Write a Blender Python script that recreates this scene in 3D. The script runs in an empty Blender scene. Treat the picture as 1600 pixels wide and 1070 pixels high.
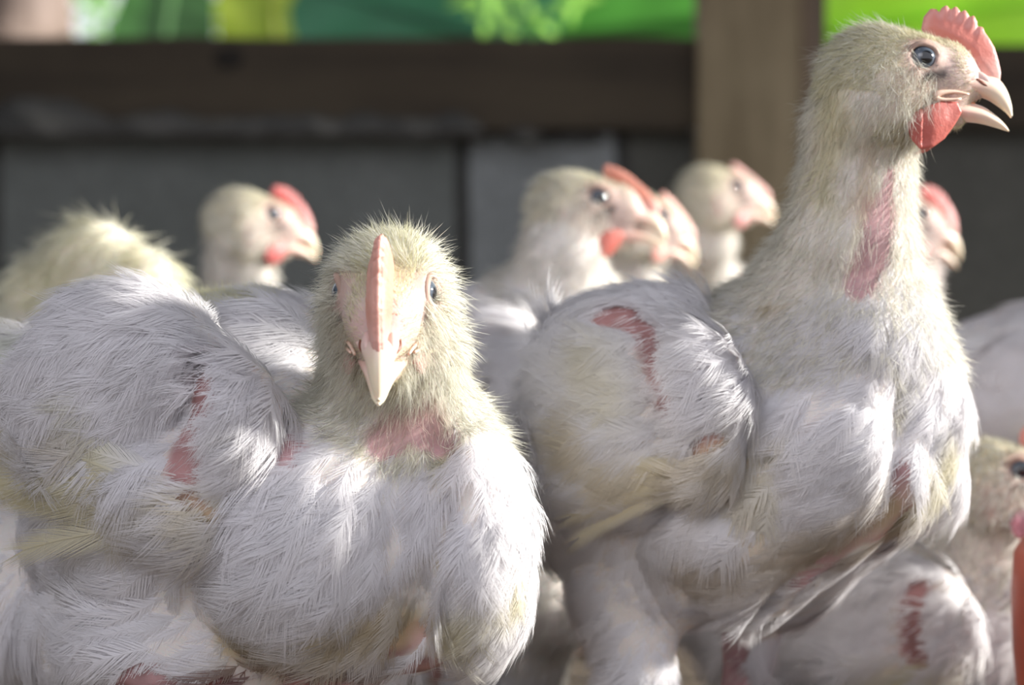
import bpy, math, random
import numpy as np
from mathutils import Vector, Matrix

# ------------------------------------------------------------------ camera
F_PX = 3500.0            # focal length in pixels of the 1600 px wide frame
CAM_H = 17.0             # camera height above the litter, cm
sc = bpy.context.scene
cam_d = bpy.data.cameras.new('camera')
cam = bpy.data.objects.new('camera', cam_d)
sc.collection.objects.link(cam)
sc.camera = cam
cam.location = (0, 0, CAM_H / 100)
cam.rotation_euler = (math.pi / 2, 0, 0)
cam_d.sensor_width = 36.0
cam_d.lens = 36.0 * F_PX / 1600
cam_d.clip_start = 0.01
cam_d.clip_end = 100
cam_d.dof.use_dof = True
cam_d.dof.focus_distance = 0.645
cam_d.dof.aperture_fstop = 9.5
cam_d.dof.aperture_blades = 0

# ------------------------------------------------------------------ world, sun, exposure
world = bpy.data.worlds.new('world')
sc.world = world
world.use_nodes = True
wn = world.node_tree.nodes
wn['Background'].inputs[0].default_value = (0.88, 0.90, 1.0, 1)
wn['Background'].inputs[1].default_value = 1.3

def add_sun(direction, strength, angle, col):
    l = bpy.data.lights.new('sun', 'SUN')
    l.energy = strength; l.angle = math.radians(angle); l.color = col
    o = bpy.data.objects.new('sun', l)
    sc.collection.objects.link(o)
    o.rotation_euler = Vector(direction).to_track_quat('-Z', 'Y').to_euler()
    o.location = (2, -1, 3)
    return o
# direction the light travels
add_sun((-0.93, -0.02, -0.30), 11.5, 5.0, (1.0, 0.97, 0.90))

def add_area(loc, target, sx, sy, power, col):
    l = bpy.data.lights.new('fill_light', 'AREA')
    l.shape = 'RECTANGLE'; l.size = sx; l.size_y = sy; l.energy = power; l.color = col
    o = bpy.data.objects.new('fill_light', l)
    sc.collection.objects.link(o)
    o.location = loc
    o.rotation_euler = (Vector(target) - Vector(loc)).to_track_quat('-Z', 'Y').to_euler()
    return o
# fill lamp added to brighten the shaded sides, behind and to the left of the camera
add_area((-1.0, -1.3, 1.3), (0, 0.75, 0.15), 1.6, 1.2, 13.0, (0.95, 0.93, 1.0))

sc.view_settings.view_transform = 'Standard'
sc.view_settings.look = 'None'
sc.view_settings.gamma = 1
sc.view_settings.use_curve_mapping = False
sc.view_settings.exposure = -0.17
sc.cycles.max_bounces = 8
sc.cycles.diffuse_bounces = 6
sc.cycles.transmission_bounces = 4
sc.cycles.transparent_max_bounces = 4

rng = np.random.default_rng(11)
random.seed(5)
A3 = lambda *v: np.array(v, dtype=np.float64)

def PX(px, py, d):
    """world point in cm on the sight line of a photo pixel, d cm from the camera"""
    return A3((px - 800) / F_PX * d, d, CAM_H + (535 - py) / F_PX * d)

# ------------------------------------------------------------------ materials
def new_mat(name):
    m = bpy.data.materials.new(name); m.use_nodes = True
    nt = m.node_tree
    return m, nt, nt.nodes['Principled BSDF'], nt.nodes['Material Output']

def attr(nt, name='Col'):
    a = nt.nodes.new('ShaderNodeAttribute'); a.attribute_name = name
    return a

def noise(nt, scale, detail=4, rough=.6, vec=None):
    n = nt.nodes.new('ShaderNodeTexNoise')
    n.inputs['Scale'].default_value = scale; n.inputs['Detail'].default_value = detail
    n.inputs['Roughness'].default_value = rough
    if vec is not None: nt.links.new(vec, n.inputs['Vector'])
    return n

def ramp(nt, fac, stops):
    r = nt.nodes.new('ShaderNodeValToRGB')
    els = r.color_ramp.elements
    while len(els) < len(stops): els.new(0.5)
    for e, (p, c) in zip(els, stops):
        e.position = p; e.color = (*c, 1)
    nt.links.new(fac, r.inputs[0])
    return r

def bump(nt, h, strength, dist, bsdf):
    b = nt.nodes.new('ShaderNodeBump')
    b.inputs['Strength'].default_value = strength; b.inputs['Distance'].default_value = dist
    nt.links.new(h, b.inputs['Height']); nt.links.new(b.outputs[0], bsdf.inputs['Normal'])
    return b

def texco(nt, scale=(1, 1, 1), which='Object'):
    t = nt.nodes.new('ShaderNodeTexCoord'); mp = nt.nodes.new('ShaderNodeMapping')
    mp.inputs['Scale'].default_value = scale
    nt.links.new(t.outputs[which], mp.inputs[0])
    return mp.outputs[0]

def mat_feather():
    m, nt, b, out = new_mat('feather')
    a = attr(nt)
    nt.links.new(a.outputs['Color'], b.inputs['Base Color'])
    b.inputs['Roughness'].default_value = .62
    b.inputs['Specular IOR Level'].default_value = .25
    t = nt.nodes.new('ShaderNodeBsdfTranslucent')
    nt.links.new(a.outputs['Color'], t.inputs['Color'])
    # barbs are far thinner than a pixel: shade them with the lie of the plumage, mixed with their own facing
    an = attr(nt, 'Nrm'); gn = nt.nodes.new('ShaderNodeNewGeometry')
    sc_ = nt.nodes.new('ShaderNodeVectorMath'); sc_.operation = 'SCALE'; sc_.inputs['Scale'].default_value = .10
    nt.links.new(gn.outputs['Normal'], sc_.inputs[0])
    ad = nt.nodes.new('ShaderNodeVectorMath'); ad.operation = 'ADD'
    # feathers are seen from both faces: turn the stored normal to the side being shaded
    dt = nt.nodes.new('ShaderNodeVectorMath'); dt.operation = 'DOT_PRODUCT'
    nt.links.new(an.outputs['Vector'], dt.inputs[0]); nt.links.new(gn.outputs['Normal'], dt.inputs[1])
    sg = nt.nodes.new('ShaderNodeMath'); sg.operation = 'SIGN'; nt.links.new(dt.outputs['Value'], sg.inputs[0])
    fl = nt.nodes.new('ShaderNodeVectorMath'); fl.operation = 'SCALE'
    nt.links.new(an.outputs['Vector'], fl.inputs[0]); nt.links.new(sg.outputs[0], fl.inputs['Scale'])
    nt.links.new(fl.outputs[0], ad.inputs[0]); nt.links.new(sc_.outputs[0], ad.inputs[1])
    nn = nt.nodes.new('ShaderNodeVectorMath'); nn.operation = 'NORMALIZE'; nt.links.new(ad.outputs[0], nn.inputs[0])
    nt.links.new(nn.outputs[0], b.inputs['Normal'])
    mx = nt.nodes.new('ShaderNodeMixShader'); mx.inputs[0].default_value = .42
    nt.links.new(b.outputs[0], mx.inputs[1]); nt.links.new(t.outputs[0], mx.inputs[2])
    nt.links.new(mx.outputs[0], out.inputs[0])
    return m

def mat_skin(name='skin', rough=.55, sss=.25, bs=.35, scale=260, spec=.35):
    m, nt, b, out = new_mat(name)
    a = attr(nt)
    v = texco(nt)
    n = noise(nt, scale, 5, .6, v)
    n2 = noise(nt, 45, 3, .6, v)
    hs = nt.nodes.new('ShaderNodeMixRGB'); hs.blend_type = 'MULTIPLY'; hs.inputs[0].default_value = .35
    r = ramp(nt, n2.outputs[0], [(.3, (.72, .62, .62)), (.7, (1, 1, 1))])
    nt.links.new(a.outputs['Color'], hs.inputs[1]); nt.links.new(r.outputs[0], hs.inputs[2])
    nt.links.new(hs.outputs[0], b.inputs['Base Color'])
    b.inputs['Roughness'].default_value = rough
    b.inputs['Specular IOR Level'].default_value = spec
    b.inputs['Subsurface Weight'].default_value = sss
    b.inputs['Subsurface Radius'].default_value = (1.0, .35, .25)
    b.inputs['Subsurface Scale'].default_value = .0014
    bump(nt, n.outputs[0], bs, .0008, b)
    return m

def mat_plain(name, col, rough=.5, sss=0, spec=.5, coat=0, bscale=0, bs=.3, bd=.001):
    m, nt, b, out = new_mat(name)
    b.inputs['Roughness'].default_value = rough
    b.inputs['Specular IOR Level'].default_value = spec
    b.inputs['Coat Weight'].default_value = coat
    b.inputs['Coat Roughness'].default_value = .03
    if sss:
        b.inputs['Subsurface Weight'].default_value = sss
        b.inputs['Subsurface Radius'].default_value = (1, .4, .25)
        b.inputs['Subsurface Scale'].default_value = .003
    v = texco(nt)
    n = noise(nt, bscale or 60, 4, .6, v)
    r = ramp(nt, n.outputs[0], [(.25, tuple(c * .78 for c in col)), (.75, tuple(min(1, c * 1.12) for c in col))])
    nt.links.new(r.outputs[0], b.inputs['Base Color'])
    if bscale: bump(nt, n.outputs[0], bs, bd, b)
    return m

M_FEATHER = mat_feather()
M_SKIN = mat_skin()
M_COMB = mat_skin('comb_flesh', .42, .2, .5, 330, .5)
M_HORN = mat_skin('beak_horn', .33, .2, .12, 120, .5)
M_EYE = None

def mat_eye():
    m, nt, b, out = new_mat('eye_gloss')
    a = attr(nt)
    nt.links.new(a.outputs['Color'], b.inputs['Base Color'])
    b.inputs['Roughness'].default_value = .08
    b.inputs['Coat Weight'].default_value = 1.0
    b.inputs['Coat Roughness'].default_value = .02
    return m
M_EYE = mat_eye()

# ------------------------------------------------------------------ mesh helpers
def link_mesh(name, V, faces, mat, parent=None, origin=(0, 0, 0), cols=None, smooth=True, nrm=None):
    """V in cm (n,3); faces: list of int arrays (m,3) or (m,4); origin in cm"""
    V = (np.asarray(V, dtype=np.float64) - np.asarray(origin)) * .01
    me = bpy.data.meshes.new(name)
    me.vertices.add(len(V)); me.vertices.foreach_set('co', V.astype(np.float32).ravel())
    fl = [np.asarray(f, dtype=np.int32) for f in faces if len(f)]
    loops = np.concatenate([f.ravel() for f in fl])
    starts = []; tot = 0
    for f in fl:
        starts.append(tot + np.arange(len(f), dtype=np.int32) * f.shape[1]); tot += f.size
    starts = np.concatenate(starts)
    me.loops.add(len(loops)); me.loops.foreach_set('vertex_index', loops)
    me.polygons.add(len(starts)); me.polygons.foreach_set('loop_start', starts.astype(np.int32))
    me.polygons.foreach_set('use_smooth', np.full(len(starts), smooth))
    if cols is not None:
        at = me.color_attributes.new('Col', 'FLOAT_COLOR', 'POINT')
        c = np.ones((len(V), 4), dtype=np.float32); c[:, :3] = cols
        at.data.foreach_set('color', c.ravel())
    if nrm is not None:
        at = me.attributes.new('Nrm', 'FLOAT_VECTOR', 'POINT')
        at.data.foreach_set('vector', np.asarray(nrm, dtype=np.float32).ravel())
    me.update(calc_edges=True); me.validate()
    me.materials.append(mat)
    o = bpy.data.objects.new(name, me)
    sc.collection.objects.link(o)
    if parent is not None: o.parent = parent
    else: o.location = np.asarray(origin) * .01
    return o

def thing(name, label, cat, loc_cm, group=None):
    o = bpy.data.objects.new(name, None)
    sc.collection.objects.link(o)
    o.location = np.asarray(loc_cm) * .01
    o.empty_display_size = .02
    o['label'] = label; o['category'] = cat
    if group: o['group'] = group
    return o

def tag(o, label, cat, group=None, kind=None):
    if label: o['label'] = label
    if cat: o['category'] = cat
    if group: o['group'] = group
    if kind: o['kind'] = kind
    return o

class Waves:
    def __init__(s, seed, freq, n=7):
        r = np.random.default_rng(seed)
        d = r.normal(size=(n, 3)); d /= np.linalg.norm(d, axis=1)[:, None]
        s.k = d * freq * r.uniform(.6, 1.7, (n, 1)); s.p = r.uniform(0, 6.28, n)
    def __call__(s, P):
        return np.sin(P @ s.k.T + s.p).mean(axis=-1) * 1.6

def norm(v):
    return v / np.maximum(np.linalg.norm(v, axis=-1, keepdims=True), 1e-9)

def sstep(a, b, x):
    t = np.clip((x - a) / (b - a), 0, 1); return t * t * (3 - 2 * t)

# ------------------------------------------------------------------ signed distance shapes
def rotm(yaw=0, pitch=0, roll=0):
    """bird frame: x forward, y left, z up; pitch > 0 looks down"""
    return np.array(Matrix.Rotation(math.radians(yaw), 3, 'Z') @ Matrix.Rotation(math.radians(pitch), 3, 'Y') @ Matrix.Rotation(math.radians(roll), 3, 'X'))

def E(c, r, R=None):
    c = np.asarray(c); r = np.asarray(r, dtype=np.float64)
    def f(P):
        q = P - c
        if R is not None: q = q @ R
        k0 = np.linalg.norm(q / r, axis=-1); k1 = np.linalg.norm(q / (r * r), axis=-1)
        return k0 * (k0 - 1) / np.maximum(k1, 1e-6)
    return f

def C(a, b, ra, rb):
    a = np.asarray(a); b = np.asarray(b); ab = b - a; L2 = ab @ ab
    def f(P):
        t = np.clip(((P - a) @ ab) / L2, 0, 1)
        return np.linalg.norm(P - a - t[..., None] * ab, axis=-1) - (ra + (rb - ra) * t)
    return f

def chain(pts, rs):
    return [C(pts[i], pts[i + 1], rs[i], rs[i + 1]) for i in range(len(pts) - 1)]

def smin(a, b, k):
    h = np.clip(.5 + .5 * (b - a) / k, 0, 1)
    return b + (a - b) * h - k * h * (1 - h)

def union(fs, k):
    def f(P):
        d = fs[0](P)
        for g in fs[1:]: d = smin(d, g(P), k)
        return d
    return f

def polydist(P, pts):
    pts = np.asarray(pts)
    if len(pts) == 1: return np.linalg.norm(P - pts[0], axis=-1)
    d = None
    for i in range(len(pts) - 1):
        e = C(pts[i], pts[i + 1], 0, 0)(P)
        d = e if d is None else np.minimum(d, e)
    return d

def surface(f, lo, hi, h):
    lo = np.asarray(lo, float); hi = np.asarray(hi, float)
    n = np.ceil((hi - lo) / h).astype(int) + 1
    xs = [lo[i] + np.arange(n[i]) * h for i in range(3)]
    Fv = np.empty(tuple(n), dtype=np.float32)
    Yg, Zg = np.meshgrid(xs[1], xs[2], indexing='ij')
    step = max(1, int(400000 / (n[1] * n[2])))
    for i in range(0, n[0], step):
        x = xs[0][i:i + step]
        G = np.empty((len(x), n[1], n[2], 3))
        G[..., 0] = x[:, None, None]; G[..., 1] = Yg; G[..., 2] = Zg
        Fv[i:i + step] = f(G.reshape(-1, 3)).reshape(len(x), n[1], n[2])
    ins = Fv < 0
    nx, ny, nz = n
    cnt = np.zeros((nx - 1, ny - 1, nz - 1), dtype=np.int8); acc = np.zeros((nx - 1, ny - 1, nz - 1, 3), dtype=np.float32)
    offs = [(0, 0), (0, 1), (1, 0), (1, 1)]
    for ax in range(3):
        o = [i for i in range(3) if i != ax]
        for (u, v) in offs:
            s0 = [slice(0, nx - 1), slice(0, ny - 1), slice(0, nz - 1)]
            s0[o[0]] = slice(u, u + n[o[0]] - 1); s0[o[1]] = slice(v, v + n[o[1]] - 1)
            s1 = list(s0); s1[ax] = slice(1, n[ax])
            a = Fv[tuple(s0)]; b = Fv[tuple(s1)]
            cr = (a < 0) != (b < 0)
            t = np.where(cr, a / np.where(cr, a - b, 1), 0)
            cnt += cr
            acc[..., ax] += np.where(cr, t, 0); acc[..., o[0]] += cr * u; acc[..., o[1]] += cr * v
    act = cnt > 0
    idx = -np.ones(act.shape, dtype=np.int64); idx[act] = np.arange(act.sum())
    cell = np.argwhere(act)
    V = lo + (cell + acc[act] / cnt[act][:, None]) * h
    quads = []
    for ax in range(3):
        o = [i for i in range(3) if i != ax]
        s0 = [slice(1, m - 1) for m in n]; s0[ax] = slice(0, n[ax] - 1)
        s1 = list(s0); s1[ax] = slice(1, n[ax])
        a = ins[tuple(s0)]; b = ins[tuple(s1)]
        e = np.argwhere(a != b); flip = a[a != b]
        if not len(e): continue
        base = e.copy(); base[:, o[0]] += 1; base[:, o[1]] += 1
        def cid(du, dv):
            c = base.copy(); c[:, o[0]] -= du; c[:, o[1]] -= dv
            return idx[c[:, 0], c[:, 1], c[:, 2]]
        q = np.stack([cid(1, 1), cid(0, 1), cid(0, 0), cid(1, 0)], 1)
        fl = flip if ax != 1 else ~flip
        q[~fl] = q[~fl][:, ::-1]
        quads.append(q)
    Q = np.concatenate(quads)
    Q = Q[(Q >= 0).all(axis=1)]
    for _ in range(2):
        g, d = grad(f, V)
        V = V - g * np.clip(d, -h * .5, h * .5)[:, None]
    return V, Q

def grad(f, P, e=.02):
    d = f(P)
    g = np.stack([f(P + A3(*(e if i == j else 0 for j in range(3)))) - d for i in range(3)], -1) / e
    return norm(g), d

def settle(f, pts, out=0.0, reach=9.0):
    """bring guide points onto the visible side of a shape"""
    res = []
    eye = A3(0, 0, CAM_H)
    for p in pts:
        p = np.asarray(p, float); d = norm(p - eye); t0 = np.linalg.norm(p - eye)
        ts = np.arange(t0 - reach, t0 + reach, .05)
        v = f(eye + ts[:, None] * d)
        hit = np.argmax(v < 0)
        res.append(eye + (ts[hit] - out) * d if v[hit] < 0 else p)
    return res

def sample_surface(V, Q, n, r):
    T = np.concatenate([Q[:, [0, 1, 2]], Q[:, [0, 2, 3]]])
    a, b, c = V[T[:, 0]], V[T[:, 1]], V[T[:, 2]]
    ar = np.linalg.norm(np.cross(b - a, c - a), axis=1)
    pick = r.choice(len(T), size=n, p=ar / ar.sum())
    u = r.random(n); v = r.random(n); m = u + v > 1; u[m] = 1 - u[m]; v[m] = 1 - v[m]
    return a[pick] + (b[pick] - a[pick]) * u[:, None] + (c[pick] - a[pick]) * v[:, None]

# ------------------------------------------------------------------ feathers and down
def feather_template(nb, seed, w=.30, fluff=.5, shaft=True, ang=38, solid=False):
    """barb ribbons; x along the shaft 0..1, y across; returns verts, quads"""
    r = np.random.default_rng(seed)
    V = []; Fq = []
    if shaft:
        xs = np.linspace(0, .95, 6)
        for i, x in enumerate(xs):
            ww = .006 * (1 - x) + .002
            V += [(x, -ww, .006), (x, ww, .006)]
            if i: k = len(V); Fq.append((k - 4, k - 3, k - 1, k - 2))
    ds = .92 / nb
    for s in (-1, 1):
        gap = r.uniform(.2, .9, 2)
        for i in range(nb):
            x0 = .04 + ds * i + r.uniform(-.2, .2) * ds
            t = x0
            prof = (np.sin(math.pi * min(1, (t * .86 + .12))) ** .6)
            L = w * prof * r.uniform(.85, 1.1) * (1.0 if solid else r.uniform(.9, 1.08))
            an = math.radians(ang * (1 - .45 * t) + (0 if solid else r.normal(0, 3.5)))
            for g in gap:
                if not solid and abs(t - g) < .03: an += math.radians(10) * (1 if t < g else -1)
            dx, dy = math.cos(an), math.sin(an) * s
            L = L / max(.35, math.sin(an))
            bw = ds * (.78 if solid else .80)
            z1, z2 = (r.normal(0, .012), r.normal(0, .03 * fluff)) if not solid else (0, 0)
            px, py = -dy * s, dx * s
            # root, mid, tip ribbons
            p0 = (x0, .003 * s); p1 = (x0 + dx * L * .55, dy * L * .55)
            p2 = (x0 + dx * L * 1.05 + .02, dy * L * .98)
            k = len(V)
            V += [(p0[0] - bw * .6, p0[1], 0), (p0[0] + bw * .6, p0[1], 0)]
            V += [(p1[0] - bw * .5, p1[1], z1), (p1[0] + bw * .45, p1[1], z1)]
            V += [(p2[0] - bw * .06, p2[1], z2), (p2[0] + bw * .06, p2[1], z2)]
            Fq += [(k, k + 1, k + 3, k + 2), (k + 2, k + 3, k + 5, k + 4)]
    V = np.array(V); Fq = np.array(Fq)
    neg = []
    return V, Fq

def place_feathers(tmpls, P, T, N, L, W, lift, curve, cup, colr, colt, r):
    """all arrays per feather; returns V, Q, col"""
    VV = []; QQ = []; CC = []; NN = []; off = 0
    which = r.integers(0, len(tmpls), len(P))
    B = norm(np.cross(N, T))
    for k, (tv, tq) in enumerate(tmpls):
        m = which == k
        if not m.any(): continue
        x = tv[None, :, 0]; y = tv[None, :, 1] * W[m][:, None]
        z = tv[None, :, 2] + lift[m][:, None] * x - curve[m][:, None] * x * x - cup[m][:, None] * y * y * 2.0
        y = y + (r.normal(0, .10, m.sum())[:, None]) * x * x
        Lm = L[m][:, None, None]
        V = P[m][:, None, :] + Lm * (x[..., None] * T[m][:, None, :] + y[..., None] * B[m][:, None, :] + z[..., None] * N[m][:, None, :])
        tt = np.clip(x, 0, 1)[..., None]
        nvec = N[m][:, None, :] + (y * .9)[..., None] * B[m][:, None, :] + ((x - .35) * .7)[..., None] * T[m][:, None, :]
        NN.append(norm(nvec).reshape(-1, 3))
        Cc = colr[m][:, None, :] * (1 - tt) + colt[m][:, None, :] * tt
        nm = m.sum(); nv = len(tv)
        q = tq[None] + (np.arange(nm) * nv)[:, None, None] + off
        VV.append(V.reshape(-1, 3)); CC.append(np.broadcast_to(Cc, V.shape).reshape(-1, 3)); QQ.append(q.reshape(-1, 4))
        off += nm * nv
    return np.concatenate(VV), np.concatenate(QQ), np.concatenate(CC), np.concatenate(NN)

def place_hairs(P, D, N, L, wid, colr, colt, r, curl=.25):
    n = len(P)
    side = norm(np.cross(D, r.normal(size=(n, 3))))
    bend = (r.normal(size=(n, 3)) * curl - N * .25)
    a = P; b = P + L[:, None] * (D * .5 + bend * .12); c = P + L[:, None] * (D * .97 + bend * .5)
    w = wid[:, None] * side
    V = np.stack([a - w, a + w, b - w * .8, b + w * .8, c], 1).reshape(-1, 3)
    base = np.arange(n)[:, None] * 5
    Q = base + np.array([[0, 1, 3, 2]]); T = base + np.array([[2, 3, 4]])
    mid = (colr + colt) / 2
    Cc = np.stack([colr, colr, mid, mid, colt], 1).reshape(-1, 3)
    return V, Q, T, Cc, np.repeat(norm(N + .25 * D), 5, axis=0)

TM_F = [feather_template(30, 100 + i, w=.40, fluff=.5, ang=38) for i in range(6)]
TM_B = [feather_template(8, 200 + i, w=.34, fluff=1.0, shaft=False) for i in range(4)]
TM_Q = [feather_template(46, 300 + i, w=.115, fluff=.3, ang=30, solid=True) for i in range(3)]

def worn(v, q, bare, seed, f):
    """feathers are rubbed off along the bare lines: drop the barbs that would cover them"""
    if not bare: return q
    c = v[q].mean(1); keep = np.ones(len(q), bool)
    ext = []
    for pts, rad in bare:
        pts = np.array(pts)
        n, _ = grad(f, pts, .8); n = norm(n.mean(0) + n)
        ext.append(([pts + n * t for t in (-.3, 0, .25, .5, .75, 1.0, 1.3, 1.6)], rad))
    wv = Waves(seed + 9, 5.0)(c); rr = np.random.default_rng(seed + 8).random(len(q))
    for lay, rad in ext:
        d = np.min([polydist(c, l) for l in lay], 0)
        keep &= (d > rad * (1.0 + .4 * wv)) | (rr < .035)
    return q[keep]

# ------------------------------------------------------------------ colours
WHITE = A3(.88, .865, .88); CREAM = A3(.90, .85, .70); YELL = A3(.72, .66, .38)
STAIN_SHADE = A3(.50, .40, .20); BROWN = A3(.22, .15, .07); PINK = A3(.50, .31, .32); RED = A3(.60, .16, .13)
DKPINK = A3(.33, .175, .17); GREYP = A3(.52, .44, .44)

# ------------------------------------------------------------------ the head, in its own frame (cm): x beak, y left, z up, origin between the eyes
class Head:
    def __init__(s, pos, yaw=0, pitch=0, roll=0, scale=1.0, gape=8.0, comb=1.0, wattle=1.0):
        s.pos = np.asarray(pos); s.R = rotm(yaw, pitch, roll); s.sc = scale
        s.gape = gape; s.comb = comb; s.thick = 1.0; s.wattle = wattle
    def w(s, v):
        return s.pos + (np.asarray(v, dtype=np.float64) * s.sc) @ s.R.T
    def l(s, P):
        return ((P - s.pos) @ s.R) / s.sc
    def sdf(s):
        sp = [E(A3(-1.05, 0, -.30), A3(1.75, 1.30, 1.35)),
              E(A3(.55, 0, -.35), A3(1.25, .98, 1.02)),
              C(A3(.6, 0, -.72), A3(1.75, 0, -.78), .72, .38),
              C(A3(-.9, 0, -1.2), A3(1.0, 0, -1.55), 1.18, .50),
              E(A3(-.05, .80, 0), A3(.62, .46, .58)), E(A3(-.05, -.80, 0), A3(.62, .46, .58)),
              E(A3(-1.5, 1.0, -.35), A3(.42, .3, .38)), E(A3(-1.5, -1.0, -.35), A3(.42, .3, .38))]
        u = union(sp, .45)
        def f(P):
            q = s.l(P)
            d = u(q)
            # eye sockets and ear slits
            for sg in (1, -1):
                ey = np.linalg.norm(q - A3(0, 1.18 * sg, 0), axis=-1) - .40
                d = -smin(-d, ey, .10)
                ear = polydist(q, [A3(-1.35, 1.3 * sg, -.75), A3(-1.15, 1.2 * sg, -1.5)]) - .13
                d = -smin(-d, ear, .15)
            return d * s.sc
        return f

def tube(pts, rad, seg=8, closed=False):
    pts = np.asarray(pts, dtype=float); n = len(pts)
    rad = np.broadcast_to(np.asarray(rad, dtype=float), (n,))
    V = []; 
    tang = np.gradient(pts, axis=0) if not closed else np.roll(pts, -1, 0) - np.roll(pts, 1, 0)
    tang = norm(tang); ref = A3(.13, .21, 1.0)
    for i in range(n):
        a = norm(np.cross(tang[i], ref)); b = np.cross(tang[i], a)
        for k in range(seg):
            t = 2 * math.pi * k / seg
            V.append(pts[i] + rad[i] * (math.cos(t) * a + math.sin(t) * b))
    Q = []
    for i in range(n if closed else n - 1):
        j = (i + 1) % n
        for k in range(seg):
            k2 = (k + 1) % seg
            Q.append((i * seg + k, i * seg + k2, j * seg + k2, j * seg + k))
    if not closed:
        V.append(pts[0]); V.append(pts[-1])
        T = [(len(V) - 2, (k + 1) % seg, k) for k in range(seg)]
        e = (n - 1) * seg
        T += [(len(V) - 1, e + k, e + (k + 1) % seg) for k in range(seg)]
    else: T = np.zeros((0, 3), int)
    return np.array(V), np.array(Q), np.array(T)

def catmull(pts, n):
    pts = [np.asarray(p, dtype=float) for p in pts]
    P = [2 * pts[0] - pts[1]] + pts + [2 * pts[-1] - pts[-2]]
    out = []
    for i in range(len(pts) - 1):
        a, b, c, d = P[i:i + 4]
        for t in np.linspace(0, 1, n, endpoint=False):
            out.append(.5 * (2 * b + (c - a) * t + (2 * a - 5 * b + 4 * c - d) * t * t + (3 * b - a - 3 * c + d) * t ** 3))
    out.append(pts[-1])
    return np.array(out)

def loft(secs, sub=4, seg=20, flat=.55):
    """secs: (top(x,z), bottom(x,z), halfwidth)"""
    A = np.array([(a[0], a[1], b[0], b[1], w) for a, b, w in secs])
    A = catmull(list(A), sub)
    V = []
    for tx, tz, bx, bz, w in A:
        m = A3((tx + bx) / 2, 0, (tz + bz) / 2); h = A3((tx - bx) / 2, 0, (tz - bz) / 2)
        for k in range(seg):
            t = 2 * math.pi * k / seg
            sn = math.sin(t); cs = math.cos(t)
            yy = math.copysign(abs(cs) ** .9, cs) * w
            hh = sn if sn > 0 else -abs(sn) ** flat
            wy = 1.0 if sn > 0 else .96
            V.append(m + h * hh * (1 if sn > 0 else .9) + A3(0, yy * wy * (1 - .28 * max(0, sn)), 0))
    n = len(A); Q = []
    for i in range(n - 1):
        for k in range(seg):
            k2 = (k + 1) % seg
            Q.append((i * seg + k, i * seg + k2, (i + 1) * seg + k2, (i + 1) * seg + k))
    V.append(np.mean(V[:seg], axis=0)); V.append(np.mean(V[(n - 1) * seg:n * seg], axis=0))
    T = [(len(V) - 2, k, (k + 1) % seg) for k in range(seg)]
    e = (n - 1) * seg
    T += [(len(V) - 1, e + (k + 1) % seg, e + k) for k in range(seg)]
    return np.array(V), np.array(Q), np.array(T), A

def inpoly_dist(P, poly):
    """signed distance (negative inside) of 2-D points to polygon"""
    poly = np.asarray(poly); n = len(poly)
    d = np.full(len(P), 1e9); ins = np.zeros(len(P), bool)
    for i in range(n):
        a = poly[i]; b = poly[(i + 1) % n]
        e = b - a; w = P - a
        t = np.clip((w @ e) / (e @ e), 0, 1)
        d = np.minimum(d, np.linalg.norm(w - t[:, None] * e, axis=1))
        c = ((a[1] <= P[:, 1]) != (b[1] <= P[:, 1]))
        with np.errstate(divide='ignore', invalid='ignore'):
            xi = a[0] + (P[:, 1] - a[1]) / (b[1] - a[1]) * e[0]
        ins ^= c & (P[:, 0] < xi)
    return np.where(ins, -d, d)

COMB = [(.15, 1.0), (.22, 1.36), (.40, 1.58), (.52, 1.57), (.64, 1.42), (.74, 1.60), (.84, 1.67), (.92, 1.58), (.96, 1.37),
        (1.04, 1.56), (1.13, 1.64), (1.21, 1.54), (1.23, 1.29), (1.32, 1.46), (1.40, 1.52), (1.48, 1.40), (1.49, 1.12), (1.58, 1.31), (1.66, 1.35), (1.73, 1.2),
        (1.75, .92), (1.84, 1.02), (1.92, 1.0), (1.97, .86), (2.10, .68), (2.26, .40), (2.38, .0), (2.45, -.35), (2.42, -.62), (2.2, -.62),
        (1.6, -.35), (1.3, .1), (1.0, .3), (.5, .6)]

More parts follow.
